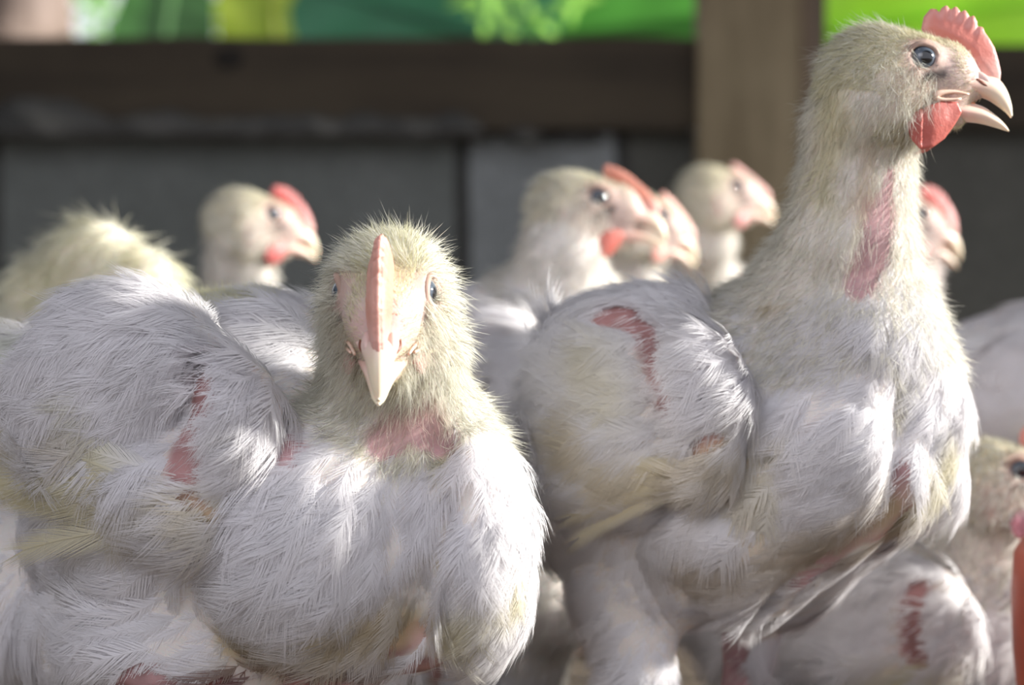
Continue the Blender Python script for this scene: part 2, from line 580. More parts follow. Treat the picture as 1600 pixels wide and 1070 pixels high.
def head_parts(H, root, origin, hi=True, comb_col=None, wat_col=None, stain=True, iris=A3(.10, .125, .16)):
    org = origin
    cc = A3(.66, .22, .175) if comb_col is None else comb_col
    wc = A3(.44, .10, .075) if wat_col is None else wat_col
    # comb
    base = np.array([(1.4, .2)])
    poly = np.array(COMB)
    pv = A3(1.3, .3)
    k = H.comb
    # scale comb height about the skull line
    up = norm(A3(.55, .83))
    poly2 = poly + np.maximum(0, (poly - A3(1.05, .75)) @ up)[:, None] * up * (k - 1)
    def fcomb(P):
        q = H.l(P)
        d2 = inpoly_dist(q[:, [0, 2]], poly2)
        th = (.07 + .27 * np.clip(-d2, 0, .9) ** .8) * H.thick
        dd = np.where(d2 < 0, np.abs(q[:, 1]) - th, np.sqrt(d2 ** 2 + q[:, 1] ** 2) - .06)
        return np.where(d2 < 0, np.maximum(dd, -.3), dd) * H.sc * .8
    lo = []; 
    cnr = np.array([H.w((x, y, z)) for x in (-.1, 2.7) for y in (-.5, .5) for z in (-.9, 1.7 + 1.2 * max(0, k - .6))])
    V, Q = surface(fcomb, cnr.min(0), cnr.max(0), .05 if hi else .10)
    q = H.l(V)
    d2 = inpoly_dist(q[:, [0, 2]], poly2)
    edge = sstep(-.22, 0, d2)
    col = cc * (1 - edge[:, None] * .0) + (cc * .9 + .18 - cc) * (edge * .7)[:, None]
    low = sstep(.3, -.5, q[:, 2])
    col = col * (1 - low[:, None]) + A3(.80, .46, .40) * low[:, None]
    link_mesh('comb', V, [Q], M_COMB, root, org, col)
    # beak
    UP = [((1.1, -.40), (.55, -1.12), .80), ((1.85, -.42), (1.1, -1.06), .64), ((2.26, -.46), (1.72, -1.09), .46),
          ((2.50, -.60), (2.08, -1.20), .34), ((2.70, -.91), (2.36, -1.37), .25), ((2.83, -1.32), (2.62, -1.56), .16),
          ((2.86, -1.66), (2.80, -1.74), .05)]
    LO = [((.15, -1.2), (.25, -1.6), .50), ((.65, -1.19), (.75, -1.78), .66), ((1.2, -1.19), (1.3, -1.86), .56), ((1.9, -1.35), (1.85, -1.92), .39),
          ((2.36, -1.66), (2.33, -2.04), .25), ((2.62, -1.92), (2.60, -2.12), .16), ((2.75, -2.10), (2.75, -2.16), .03)]
    an = math.radians(8.0 - H.gape)
    def rj(p):
        x, z = p[0] - .5, p[1] + 1.18
        return (.5 + x * math.cos(an) - z * math.sin(an), -1.18 + x * math.sin(an) + z * math.cos(an))
    LO = [(rj(a), rj(b), w) for a, b, w in LO]
    for nm, S, fl in (('upper_beak', UP, .55), ('lower_beak', LO, 1.0)):
        V, Q, T, _ = loft(S, 5 if hi else 3, 24 if hi else 12, fl)
        t = sstep(1.2, 2.9, V[:, 0])
        col = A3(.80, .52, .44) * (1 - t[:, None]) + A3(.86, .76, .56) * t[:, None]
        if nm == 'upper_beak':
            pk = sstep(-1.0, -.5, V[:, 2]) * sstep(2.9, 2.2, V[:, 0])
            col = col * (1 - pk[:, None] * .5) + A3(.82, .58, .55) * pk[:, None] * .5
        link_mesh(nm, H.w(V), [Q, T], M_HORN, root, org, col)
    # gape rims
    if hi:
        VV = []; QQ = []; TT = []; off = 0
        for sg in (1, -1):
            pts = [A3(1.45, .66 * sg, -1.07), A3(1.0, .80 * sg, -1.0), A3(.55, .93 * sg, -1.05), A3(.40, .95 * sg, -1.16), A3(*((lambda p: (p[0], .92 * sg, p[1]))(rj((.62, -1.25))))),
                   A3(*((lambda p: (p[0], .78 * sg, p[1]))(rj((1.2, -1.22)))))]
            c = catmull(pts, 5); rr = .035 + .07 * np.exp(-((np.arange(len(c)) / len(c) - .5) / .28) ** 2)
            V, Q, T = tube(c, rr, 8)
            VV.append(V); QQ.append(Q + off); TT.append(T + off); off += len(V)
        V = np.concatenate(VV)
        link_mesh('gape_rim', H.w(V), [np.concatenate(QQ), np.concatenate(TT)], M_HORN, root, org, np.tile(A3(.80, .58, .46), (len(V), 1)))
        # tongue and mouth lining
        pts = [A3(.7, 0, -1.2), A3(1.2, 0, -1.22), A3(1.7, 0, -1.32)]
        pts = [A3((lambda p: p[0])(rj((p[0], p[2] - .0))), 0, rj((p[0], p[2] + .03))[1]) for p in pts]
        c = catmull(pts, 4); V, Q, T = tube(c, np.linspace(.55, .16, len(c)), 12)
        V[:, 2] = (V[:, 2] + 1.2) * .35 - 1.2 - (V[:, 0] - .7) * .08
        link_mesh('tongue', H.w(V), [Q, T], M_COMB, root, org, np.tile(A3(.85, .36, .18), (len(V), 1)))
        # nostril covers and pits
        for sg in (1, -1):
            f = E(A3(1.90, .30 * sg, -.54), A3(.32, .13, .15), rotm(0, 35, 0))
            V, Q = surface(f, A3(1.5, min(0, sg) * .7, -.9), A3(2.4, max(0, sg) * .7, -.1), .05)
            link_mesh('nostril_flap', H.w(V), [Q], M_HORN, root, org, np.tile(A3(.80, .58, .52), (len(V), 1)))
            c = catmull([A3(1.66, .47 * sg, -.56), A3(1.84, .46 * sg, -.70), A3(2.06, .40 * sg, -.80)], 4)
            V, Q, T = tube(c, .06 * np.sin(np.linspace(.3, 2.9, len(c))) + .01, 8)
            link_mesh('nostril', H.w(V), [Q, T], M_COMB, root, org, np.tile(A3(.20, .06, .03), (len(V), 1)))
    # wattles
    WP = np.array([(1.05, -1.38), (.6, -1.38), (.2, -1.52), (-.2, -1.72), (-.38, -2.02), (-.25, -2.4), (.0, -2.68), (.3, -2.6), (.65, -2.36), (.95, -1.95), (1.15, -1.6)])
    WP = A3(.5, -1.5) + (WP - A3(.5, -1.5)) * H.wattle
    for sg in (1, -1):
        def fw(P, sg=sg):
            q = H.l(P)
            d2 = inpoly_dist(q[:, [0, 2]], WP)
            yc = (.98 + .10 * (q[:, 0] < 0) - .32 * sstep(.2, 1.2, q[:, 0]) - .12 * sstep(-1.8, -2.6, q[:, 2])) * sg
            dy = q[:, 1] - yc
            th = .09 + .10 * np.clip(-d2, 0, .3)
            return np.where(d2 < 0, np.abs(dy) - th, np.sqrt(d2 ** 2 + dy ** 2) - .09) * H.sc * .7
        ys = sorted((.3 * sg, 1.5 * sg))
        cnr = np.array([H.w((x, y, z)) for x in (-.6, 1.5) for y in ys for z in (-3.0, -1.1)])
        V, Q = surface(fw, cnr.min(0), cnr.max(0), .06 if hi else .12)
        if len(Q):
            w1 = Waves(5, 3.0)(V)[:, None]
            link_mesh('wattle', V, [Q], M_COMB, root, org, wc * (1 + .25 * w1) + A3(.06, .03, .03))
    # eyes and lids
    for sg in (1, -1):
        nu, nv = (40, 28) if hi else (16, 14)
        V = []; 
        for i in range(nv + 1):
            ph = math.pi * i / nv
            for j in range(nu):
                th = 2 * math.pi * j / nu
                V.append((math.sin(ph) * math.cos(th), math.cos(ph), math.sin(ph) * math.sin(th)))
        V = np.array(V); ang = np.degrees(np.arccos(np.clip(V[:, 1], -1, 1)))
        Q = np.array([(i * nu + j, i * nu + (j + 1) % nu, (i + 1) * nu + (j + 1) % nu, (i + 1) * nu + j) for i in range(nv) for j in range(nu)])
        col = np.where((ang < 27)[:, None], A3(.004, .004, .006), np.where((ang < 66)[:, None], iris * (.8 + .5 * sstep(30, 60, ang))[:, None], A3(.03, .025, .025)))
        tilt = np.array(Matrix.Rotation(math.radians(10 * sg), 3, 'Z').to_3x3())
        W = V * A3(1, sg, 1)
        W = (W * .415) @ rotm(-14 * sg if sg > 0 else 14, 0, 0).T + A3(.03, .90 * sg, 0)
        link_mesh('eye', H.w(W), [Q], M_EYE, root, org, col)
        # lid ring
        th = np.linspace(0, 2 * math.pi, 28, endpoint=False)
        rx, rz = .45, .42
        pts = np.stack([rx * np.cos(th) * (1 + .10 * (np.cos(th) > .6)), np.full_like(th, 0) + .03 * np.cos(2 * th), rz * np.sin(th)], 1)
        pts = pts * A3(1, 1, 1) @ rotm(-14 * sg, 0, 0).T + A3(0, 1.14 * sg, 0)
        V, Q, T = tube(pts,   .09 + .015 * np.cos(th), 10, True)
        col = np.tile(A3(.44, .31, .25), (len(V), 1)) * (1 + .2 * Waves(9, 6)(V)[:, None])
        link_mesh('eyelid', H.w(V), [Q], M_SKIN, root, org, col)

# ------------------------------------------------------------------ plumage of one bird part
def gather(lst):
    VV = []; QQ = []; TT = []; CC = []; NN = []; off = 0
    for it in lst:
        V, Q, T, c = it[:4]
        if len(it) > 4: NN.append(it[4])
        VV.append(V); CC.append(c); QQ.append(Q + off)
        if T is not None: TT.append(T + off)
        off += len(V)
    return (np.concatenate(VV), [np.concatenate(QQ)] + ([np.concatenate(TT)] if TT else []), np.concatenate(CC)) + ((np.concatenate(NN),) if NN else ())

def tangent(D, N):
    return norm(D - (D * N).sum(-1, keepdims=True) * N)

def stains_shade_at(P, base, stains_shade, seed):
    col = np.tile(base, (len(P), 1)) if base.ndim == 1 else base.copy()
    w = Waves(seed, 2.2)(P) + .6 * Waves(seed + 1, 6.0)(P)
    for pts, rad, c, s in stains_shade:
        d = polydist(P, pts)
        m = np.clip(s * sstep(rad, rad * .15, d + .35 * rad * w), 0, 1)[:, None]
        col = col * (1 - m) + c * m
    return col

def bird_name_parts():
    pass

def build_legs(root, org, legs):
    """legs: list of (knee point, ankle point, foot xy, heading deg)"""
    lm = A3(.62, .42, .30)
    for knee, ank, foot, hd in legs:
        lst = []
        pts = catmull([knee, (np.asarray(knee) * .4 + np.asarray(ank) * .6), ank, A3(foot[0], foot[1], .5)], 5)
        V, Q, T = tube(pts, np.linspace(.75, .42, len(pts)), 12)
        lst.append((V, Q, T, np.tile(lm, (len(V), 1))))
        for a, L in ((0, 3.4), (32, 2.7), (-32, 2.7), (180, 1.4)):
            t = math.radians(hd + a); d = A3(math.cos(t), math.sin(t), 0)
            b = A3(foot[0], foot[1], .5)
            p = catmull([b, b + d * L * .4 + A3(0, 0, .05), b + d * L * .85 + A3(0, 0, -.15), b + d * L + A3(0, 0, -.4)], 4)
            V, Q, T = tube(p, np.linspace(.38, .10, len(p)), 8)
            lst.append((V, Q, T, np.tile(lm, (len(V), 1))))
        V, F, c = gather(lst)
        link_mesh('leg', V, F, M_SKIN, root, org, c)

def plume_body(name, V, Q, f, fhead, fneck, fbody, H, flow, bare, stains_shade, root, org, seed, nf, nh_head, nh_neck, tm, flen, cull=None,
               neckdir=None, hairw=.011, hl=(.38, .95), head_col=CREAM, cam_bias=.35, short=(), wing_bare=None, headfree=None, smallf=1.0):
    r = np.random.default_rng(seed)
    out = []
    w1 = Waves(seed, 1.1); w2 = Waves(seed + 3, 4.0); w3 = Waves(seed + 7, 14.0)
    # body feathers
    P = sample_surface(V, Q, nf, r)
    N, _ = grad(f, P)
    hd = np.minimum(fhead(P), fneck(P) + .25); bd = fbody(P)
    WB = list(bare) + (wing_bare or [])
    keep = (bd < hd + .35)
    bias = np.where(N[:, 1] > .35, cam_bias, 1.0)
    keep &= r.random(len(P)) < bias
    if cull is not None: keep &= cull(P) > .12
    for pts, rad in bare:
        d = polydist(P, pts) + .25 * rad * w2(P)
        keep &= (d > rad) | (r.random(len(P)) < .03)
    P, N = P[keep], N[keep]
    T = flow(P, N)
    T = tangent(T + .22 * np.stack([w1(P), w2(P), w1(P[:, ::-1])], 1) + r.normal(0, .13, P.shape), N)
    L = flen(P) * r.uniform(.75, 1.2, len(P)) * smallf
    for pts, rad in bare:
        d = polydist(P, pts)
        # feathers that would lie across the bare patch are shorter
        tip = np.min([polydist(P + T * (L * q_)[:, None], pts) for q_ in (.4, .7, 1.0)], 0)
        L = np.where(tip < rad * .8, np.minimum(L, np.maximum(.15, d - rad * .65)), L)
    W = r.uniform(.85, 1.2, len(P))
    lift = np.where(r.random(len(P)) < .015, r.uniform(.25, .4, len(P)), r.uniform(.05, .17, len(P))); curve = np.clip(L * .11, .05, .4) * r.uniform(.8, 1.3, len(P)); cup = r.uniform(.1, .5, len(P))
    cb = stains_shade_at(P, WHITE, stains_shade, seed) * r.uniform(.93, 1.04, (len(P), 1))
    ct = stains_shade_at(P + T * L[:, None] * .8, WHITE, stains_shade, seed) * r.uniform(.93, 1.05, (len(P), 1))
    v, q, c, nn = place_feathers(tm, P, T, N, L, W, lift, curve, cup, cb, ct, r)
    out.append((v, worn(v, q, WB, seed, f), None, c, nn))
    # down on neck, hair-like
    n2 = nh_neck
    vh, vn, vb = fhead(V), fneck(V), fbody(V)
    qn = ((vn < vb + 1.1) & (vn < vh + .7))[Q].any(1)
    P = sample_surface(V, Q[qn], int(n2 * 1.3), r)
    nk = fneck(P); hd = fhead(P); bd = fbody(P)
    keep = (nk < bd + .9) & (nk < hd + .5)
    if cull is not None: keep &= cull(P) > .05
    P = P[keep][:n2]
    N, _ = grad(f, P)
    dens = np.ones(len(P))
    for pts, rad in bare: dens *= np.where(polydist(P, pts) + .3 * rad * w2(P) > rad, 1, .12)
    kk = r.random(len(P)) < dens
    P, N = P[kk], N[kk]
    T = flow(P, N)
    clump = np.stack([w3(P), w3(P[:, ::-1] + 3), w3(P + 7)], 1)
    D = norm(T * .85 + N * .50 + clump * .35 + r.normal(0, .20, P.shape))
    L = hl[1] * r.uniform(.45, 1.15, len(P)) * (1 + .25 * w2(P))
    hcol = stains_shade_at(P, head_col * .48 + WHITE * .52, stains_shade, seed) * r.uniform(.88, 1.1, (len(P), 1))
    out.append(place_hairs(P, D, N, L, np.full(len(P), hairw), np.minimum(.96, hcol * 1.0), np.minimum(.97, hcol * 1.12), r))
    # fuzz on the head
    qh = (vh < vn + .5)[Q].any(1)
    P = sample_surface(V, Q[qh], int(nh_head * 1.15), r)
    P = P[(fhead(P) < fneck(P) + .35)][:nh_head]
    q = H.l(P)
    dens = np.ones(len(P)); ln = np.ones(len(P))
    face = np.zeros(len(P))
    for sg in (1, -1):
        e = polydist(q, [A3(0, 1.05 * sg, 0), A3(.40, 1.0 * sg, -.05)])
        dens *= sstep(.48, .78, e)
        fc = sstep(1.5, .5, np.linalg.norm((q - A3(.25, .9 * sg, -.75)) * A3(.8, .6, 1.1), axis=1))
        face = np.maximum(face, fc)
        ear = polydist(q, [A3(-1.2, 1.2 * sg, -.7), A3(-.95, 1.1 * sg, -1.6)])
        dens *= sstep(.34, .60, ear)
    dens *= 1 - .35 * face
    dens *= sstep(1.9, 1.3, q[:, 0] + .25 * (q[:, 2] + .5))
    dens *= np.where((q[:, 2] < -1.0) & (q[:, 0] > .4), .5, 1)
    if headfree is not None: dens *= headfree(q)
    ln *= (1 - .40 * face) * (1 - .35 * sstep(.2, 1.3, q[:, 0]))
    ln *= 1 + .8 * sstep(-.8, -2.4, q[:, 0] - .3 * q[:, 2])
    kk = r.random(len(P)) < dens
    P, q, ln, face = P[kk], q[kk], ln[kk], face[kk]
    N, _ = grad(f, P)
    Dl = norm(q - A3(1.9, 0, -.6)); D0 = Dl @ H.R.T
    T = tangent(D0, N)
    clump = np.stack([w3(P), w3(P[:, ::-1] + 3), w3(P + 7)], 1)
    D = norm(T * .75 + N * .55 + clump * .30 + r.normal(0, .18, P.shape))
    L = hl[0] * ln * r.uniform(.5, 1.15, len(P))
    hc = head_col * (1 - face[:, None] * .4) + A3(.86, .74, .68) * face[:, None] * .4
    hcol = stains_shade_at(P, hc, stains_shade, seed) * r.uniform(.88, 1.1, (len(P), 1))
    out.append(place_hairs(P, D, N, L, np.full(len(P), hairw * .85), np.minimum(.96, hcol * 1.0), np.minimum(.97, hcol * 1.12), r))
    V2, F2, C2, N2 = gather(out)
    return link_mesh(name, V2, F2, M_FEATHER, root, org, C2, nrm=N2)

def skin_cols(P, f, H, bare, stains_shade, seed, fhead, fneck, base=A3(.74, .70, .66)):
    col = np.tile(base, (len(P), 1))
    q = H.l(P)
    hn = sstep(.6, -.2, fhead(P) / H.sc)[:, None]
    col = col * (1 - hn) + A3(.84, .77, .56) * hn
    fr = sstep(-.1, .7, q[:, 0])[:, None] * hn
    col = col * (1 - fr) + A3(.62, .49, .44) * fr
    for sg in (1, -1):
        m = sstep(1.6, .6, np.linalg.norm((q - A3(.3, .95 * sg, -.8)) * A3(.75, .7, 1.0), axis=1))[:, None]
        col = col * (1 - m * .7) + A3(.56, .43, .40) * m * .7
        m = sstep(.95, .55, np.linalg.norm(q - A3(0.0, 1.0 * sg, 0), axis=1))[:, None]
        col = col * (1 - m * .9) + A3(.46, .33, .28) * m * .9
        m = (sstep(.28, .1, polydist(q, [A3(.1, 1.1 * sg, -.55), A3(.6, .9 * sg, -.45)])))[:, None]
        col = col * (1 - m) + A3(.05, .04, .04) * m
        m = sstep(.40, .10, polydist(q, [A3(-1.35, 1.3 * sg, -.75), A3(-1.12, 1.2 * sg, -1.5)]))[:, None]
        col = col * (1 - m) + A3(.50, .24, .22) * m
    m = sstep(.7, .3, np.linalg.norm((q - A3(1.6, 0, -.3)) * A3(1, .6, .8), axis=1))[:, None]
    col = col * (1 - m) + A3(.70, .50, .46) * m
    w = Waves(seed, 3.0)(P)
    for pts, rad in bare:
        m = sstep(rad * 1.7, rad * 1.0, polydist(P, pts) + .2 * rad * w)[:, None]
        col = col * (1 - m) + (PINK * (1 + .25 * Waves(seed + 2, 5)(P)[:, None])) * m
    return stains_shade_at(P, col, stains_shade, seed + 5)

def make_bird(label, H, neck_pts, neck_r, body_prims, k_body, wings, bare, stains_shade, flowpts, baseflow, legs, ground, seed,
              hi=True, h=.15, grooves=(), nf=9000, nh_head=30000, nh_neck=22000, flen=None, head_col=CREAM, hl=(.38, .95), redskin=(),
              comb_col=None, wat_col=None, lump=.07, body_name='body'):
    org = A3(ground[0], ground[1], 0)
    root = thing('chicken', label, 'chicken', org, 'white broiler chickens crowding the pen')
    fh = H.sdf()
    fn = union(chain(neck_pts, neck_r), .5)
    fb0 = union(body_prims, k_body)
    wl = Waves(seed + 50, 2.0)
    grooves = [(settle(fb0, pts, 0, 3.0), rad, dep) for pts, rad, dep in grooves]
    def fb(P):
        d = fb0(P) + lump * wl(P)
        for pts, rad, dep in grooves:
            g = polydist(P, pts)
            d = d + dep * np.exp(-(g / rad) ** 2)
        return d
    def f(P):
        return smin(smin(fn(P), fb(P), 1.3), fh(P), .6)
    fall = lambda P: np.minimum(f(P), np.min([w['f'](P) for w in wings], 0)) if wings else f(P)
    bare = [(settle(f, p_), r_) for p_, r_ in bare]
    stains_shade = [(settle(f, p_, 0, 5.0), r_, c_, s_) for p_, r_, c_, s_ in stains_shade]
    for w in wings:
        w['bare'] = [(settle(w['f'], p_), r_) for p_, r_ in w['bare']]
        w['stains_shade'] = [(settle(w['f'], p_, 0, 5.0), r_, c_, s_) for p_, r_, c_, s_ in w['stains_shade']]
        if hi:
            w['flights'] = [(settle(w['f'], [a], .08)[0], settle(fall, [b], .25, 5.0)[0]) + tuple(z) for a, b, *z in w['flights']]
    # bounds
    pts = [H.w((x, y, z)) for x in (-3, 2.2) for y in (-2, 2) for z in (-3, 2)]
    lo = np.min(pts, 0); hi_ = np.max(pts, 0)
    tst = rng.uniform(-16, 16, (60000, 3)) + org + A3(0, 0, 10)
    ins = tst[f(tst) < .8]
    lo = np.minimum(lo, ins.min(0) - .8); hi_ = np.maximum(hi_, ins.max(0) + .8)
    lo[2] = max(lo[2], .4)
    V, Q = surface(f, lo, hi_, h)
    link_mesh(body_name, V, [Q], M_SKIN, root, org, skin_cols(V, f, H, list(bare) + list(redskin), stains_shade, seed, fh, fn))
    FP = np.array([p for p, d, s in flowpts]) if flowpts else None
    FD = np.array([norm(np.asarray(d, dtype=float)) for p, d, s in flowpts]) if flowpts else None
    FS = np.array([s for p, d, s in flowpts]) if flowpts else None
    def flow(P, N):
        D = np.tile(norm(np.asarray(baseflow, dtype=float)), (len(P), 1)) * .25
        if FP is not None:
            d2 = ((P[:, None, :] - FP[None]) ** 2).sum(-1)
            w = np.exp(-d2 / (FS[None] ** 2))
            D = D + (w[..., None] * FD[None]).sum(1)
        return tangent(D, N)
    wf = [w['f'] for w in wings]
    cull = (lambda P: np.min([g(P) for g in wf], 0)) if wf else None
    flen = flen or (lambda P: np.full(len(P), 1.7))
    plume_body('plumage', V, Q, f, fh, fn, fb, H, flow, list(bare) + list(redskin), stains_shade, root, org, seed, nf, nh_head, nh_neck,
               TM_F if hi else TM_B, flen, cull, hl=hl, head_col=head_col, hairw=.007 if hi else .022, wing_bare=[b_ for w in wings for b_ in w['bare']])
    head_parts(H, root, org, hi, comb_col, wat_col)
    for w in wings:
        make_wing(w, root, org, seed, hi, flen)
    build_legs(root, org, legs)
    return root

def make_wing(w, root, org, seed, hi, flen):
    r = np.random.default_rng(seed + 77)
    f = w['f']
    V, Q = surface(f, w['lo'], w['hi'], .14 if hi else .28)
    bare = w.get('bare', []); stains_shade = w.get('stains_shade', [])
    col = np.tile(A3(.74, .70, .66), (len(V), 1))
    for pts, rad in bare:
        m = sstep(rad * 1.8, rad, polydist(V, pts))[:, None]
        col = col * (1 - m) + DKPINK * 1.25 * (1 + .25 * Waves(3, 5)(V)[:, None]) * m
    wing = link_mesh('wing', V, [Q], M_SKIN, root, org, stains_shade_at(V, col, stains_shade, seed))
    nf = w.get('nf', 2600)
    P = sample_surface(V, Q, nf, r); N, _ = grad(f, P)
    keep = r.random(len(P)) < np.where(N[:, 1] > .5, .3, 1)
    for pts, rad in bare:
        d = polydist(P, pts) + .25 * rad * Waves(seed, 4)(P)
        keep &= (d > rad) | (r.random(len(P)) < .05)
    P, N = P[keep], N[keep]
    FP = np.array([p for p, d, s in w['flow']]); FD = np.array([norm(np.asarray(d, float)) for p, d, s in w['flow']]); FS = np.array([s for p, d, s in w['flow']])
    d2 = ((P[:, None, :] - FP[None]) ** 2).sum(-1); ww = np.exp(-d2 / (FS[None] ** 2)) + 1e-6
    T = tangent((ww[..., None] * FD[None]).sum(1), N)
    T = tangent(T + r.normal(0, .14, P.shape) + .15 * Waves(seed, 1.5)(P)[:, None], N)
    L = w.get('L', 1.6) * r.uniform(.75, 1.2, len(P))
    for pts, rad in bare:
        d = polydist(P, pts); tip = np.min([polydist(P + T * (L * q_)[:, None], pts) for q_ in (.4, .7, 1.0)], 0)
        L = np.where(tip < rad * .8, np.minimum(L, np.maximum(.15, d - rad * .65)), L)
    cb = stains_shade_at(P, WHITE, stains_shade, seed) * r.uniform(.93, 1.04, (len(P), 1))
    ct = stains_shade_at(P + T * L[:, None] * .8, WHITE, stains_shade, seed) * r.uniform(.93, 1.05, (len(P), 1))
    out = []
    v, q, c, nn = place_feathers(TM_F if hi else TM_B, P, T, N, L, r.uniform(.9, 1.25, len(P)), r.uniform(.08, .24, len(P)), np.clip(L * .10, .04, .4), r.uniform(.1, .5, len(P)), cb, ct, r)
    out.append((v, worn(v, q, bare, seed, f), None, c, nn))
    V2, F2, C2, N2 = gather(out)
    link_mesh('covert_feathers', V2, F2, M_FEATHER, wing, org, C2, nrm=N2).location = (0, 0, 0)
    for (a, b, wd, nrm, c0, c1) in w.get('flights', []):
        a = np.asarray(a); b = np.asarray(b); L = np.linalg.norm(b - a)
        T = norm(b - a); N = norm(np.asarray(nrm, float)); N = norm(N - (N @ T) * T)
        v, q, c, nn = place_feathers(TM_Q, a[None], T[None], N[None], np.array([L]), np.array([wd / L / .23]), np.array([.10]), np.array([.10]), np.array([1.2]),
                                 np.array([c0]), np.array([c1]), r)
        st = stains_shade_at(v, c, stains_shade, seed + 2)
        link_mesh('flight_feather', v, [q], M_FEATHER, wing, org, st, nrm=nn)

# ------------------------------------------------------------------ setting
def box(name, x0, x1, y0, y1, z0, z1, mat, sub=0.0, rough=0.0, seed=0, parent=None, top_only=False):
    """axis-aligned board or slab in cm with subdivided, slightly uneven faces"""
    V = []; Q = []
    def face(o, u, v, nu, nv):
        k = len(V)
        for i in range(nu + 1):
            for j in range(nv + 1):
                V.append(o + u * i / nu + v * j / nv)
        for i in range(nu):
            for j in range(nv):
                a = k + i * (nv + 1) + j
                Q.append((a, a + nv + 1, a + nv + 2, a + 1))
    s = sub or 1e9
    X, Y, Z = x1 - x0, y1 - y0, z1 - z0
    nx, ny, nz = [max(1, int(round(t / s))) for t in (X, Y, Z)]
    ex, ey, ez = A3(X, 0, 0), A3(0, Y, 0), A3(0, 0, Z); o = A3(x0, y0, z0)
    face(o, ex, ez, nx, nz); face(o + ey, ez, ex, nz, nx)
    face(o, ez, ey, nz, ny); face(o + ex, ey, ez, ny, nz)
    face(o, ey, ex, ny, nx); face(o + ez, ex, ey, nx, ny)
    V = np.array(V)
    if rough:
        w = Waves(seed, .35); w2 = Waves(seed + 1, 1.2); w3_ = Waves(seed + 2, 3.0)
        c = A3((x0 + x1) / 2, (y0 + y1) / 2, (z0 + z1) / 2)
        d = (w(V) + .5 * w2(V) + .3 * w3_(V)) * rough
        rel = (V - c) / A3(X, Y, Z) * 2
        m = (np.abs(rel) > .98)
        if top_only: m[:, 0] = False; m[:, 1] = False; m[:, 2] = rel[:, 2] > .98
        V = V + np.sign(rel) * m * d[:, None]
    org = ((x0 + x1) / 2, (y0 + y1) / 2, z0)
    return link_mesh(name, V, [np.array(Q)], mat, parent, org)

def mat_wood(name, c0, c1, axis, scale=1.0):
    m, nt, b, out = new_mat(name)
    st = [2.2, 30, 30]; 
    sc3 = [30.0, 30.0, 30.0]; sc3[axis] = 2.0
    v = texco(nt, tuple(s * scale for s in sc3))
    n = noise(nt, 1.0, 6, .65, v)
    v2 = texco(nt)
    n2 = noise(nt, 9, 3, .5, v2)
    r = ramp(nt, n.outputs[0], [(.32, c0), (.68, c1)])
    r2 = ramp(nt, n2.outputs[0], [(.35, (.55, .5, .45)), (.65, (1, 1, 1))])
    mx = nt.nodes.new('ShaderNodeMixRGB'); mx.blend_type = 'MULTIPLY'; mx.inputs[0].default_value = .7
    nt.links.new(r.outputs[0], mx.inputs[1]); nt.links.new(r2.outputs[0], mx.inputs[2])
    nt.links.new(mx.outputs[0], b.inputs['Base Color'])
    b.inputs['Roughness'].default_value = .85
    bump(nt, n.outputs[0], .5, .002, b)
    return m

def mat_concrete(name, c0, c1, sc_=7):
    m, nt, b, out = new_mat(name)
    v = texco(nt)
    n = noise(nt, sc_, 5, .6, v); n2 = noise(nt, 120, 5, .7, v)
    r = ramp(nt, n.outputs[0], [(.3, c0), (.7, c1)])
    r2 = ramp(nt, n2.outputs[0], [(.3, (.7, .7, .7)), (.7, (1.1, 1.1, 1.1))])
    mx = nt.nodes.new('ShaderNodeMixRGB'); mx.blend_type = 'MULTIPLY'; mx.inputs[0].default_value = .8
    nt.links.new(r.outputs[0], mx.inputs[1]); nt.links.new(r2.outputs[0], mx.inputs[2])
    nt.links.new(mx.outputs[0], b.inputs['Base Color'])
    b.inputs['Roughness'].default_value = .95
    bump(nt, n2.outputs[0], .8, .004, b)
    return m

M_CONC = mat_concrete('grey_block', (.125, .137, .127), (.18, .192, .182))
M_CONC2 = mat_concrete('pale_block', (.20, .215, .215), (.29, .31, .31))
M_CONC3 = mat_concrete('dark_block', (.075, .075, .065), (.11, .11, .095))
M_MORT = mat_concrete('mortar', (.045, .045, .042), (.08, .078, .072), 20)
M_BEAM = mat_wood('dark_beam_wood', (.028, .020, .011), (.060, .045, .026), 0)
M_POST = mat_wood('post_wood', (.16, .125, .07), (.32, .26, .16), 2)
M_LITTER = mat_concrete('litter', (.06, .045, .03), (.16, .12, .08), 30)

WD = 190.0   # distance of the block wall, cm
def WX(px, d=WD): return (px - 800) / F_PX * d
def WZ(py, d=WD): return CAM_H + (535 - py) / F_PX * d

tag(box('floor', -260, 260, -180, 262, -4, 0, M_LITTER, 0), None, None, kind='structure')
wall = bpy.data.objects.new('wall_back', None); sc.collection.objects.link(wall)
wall.location = (0, WD / 100, 0); wall['kind'] = 'structure'
wt = WZ(205)
def wpart(name, *a, **k):
    # built in world cm, then moved under the wall's empty
    o = box(name, *a, **k)
    l = o.location.copy(); o.parent = wall; o.location = l - wall.location
    return o
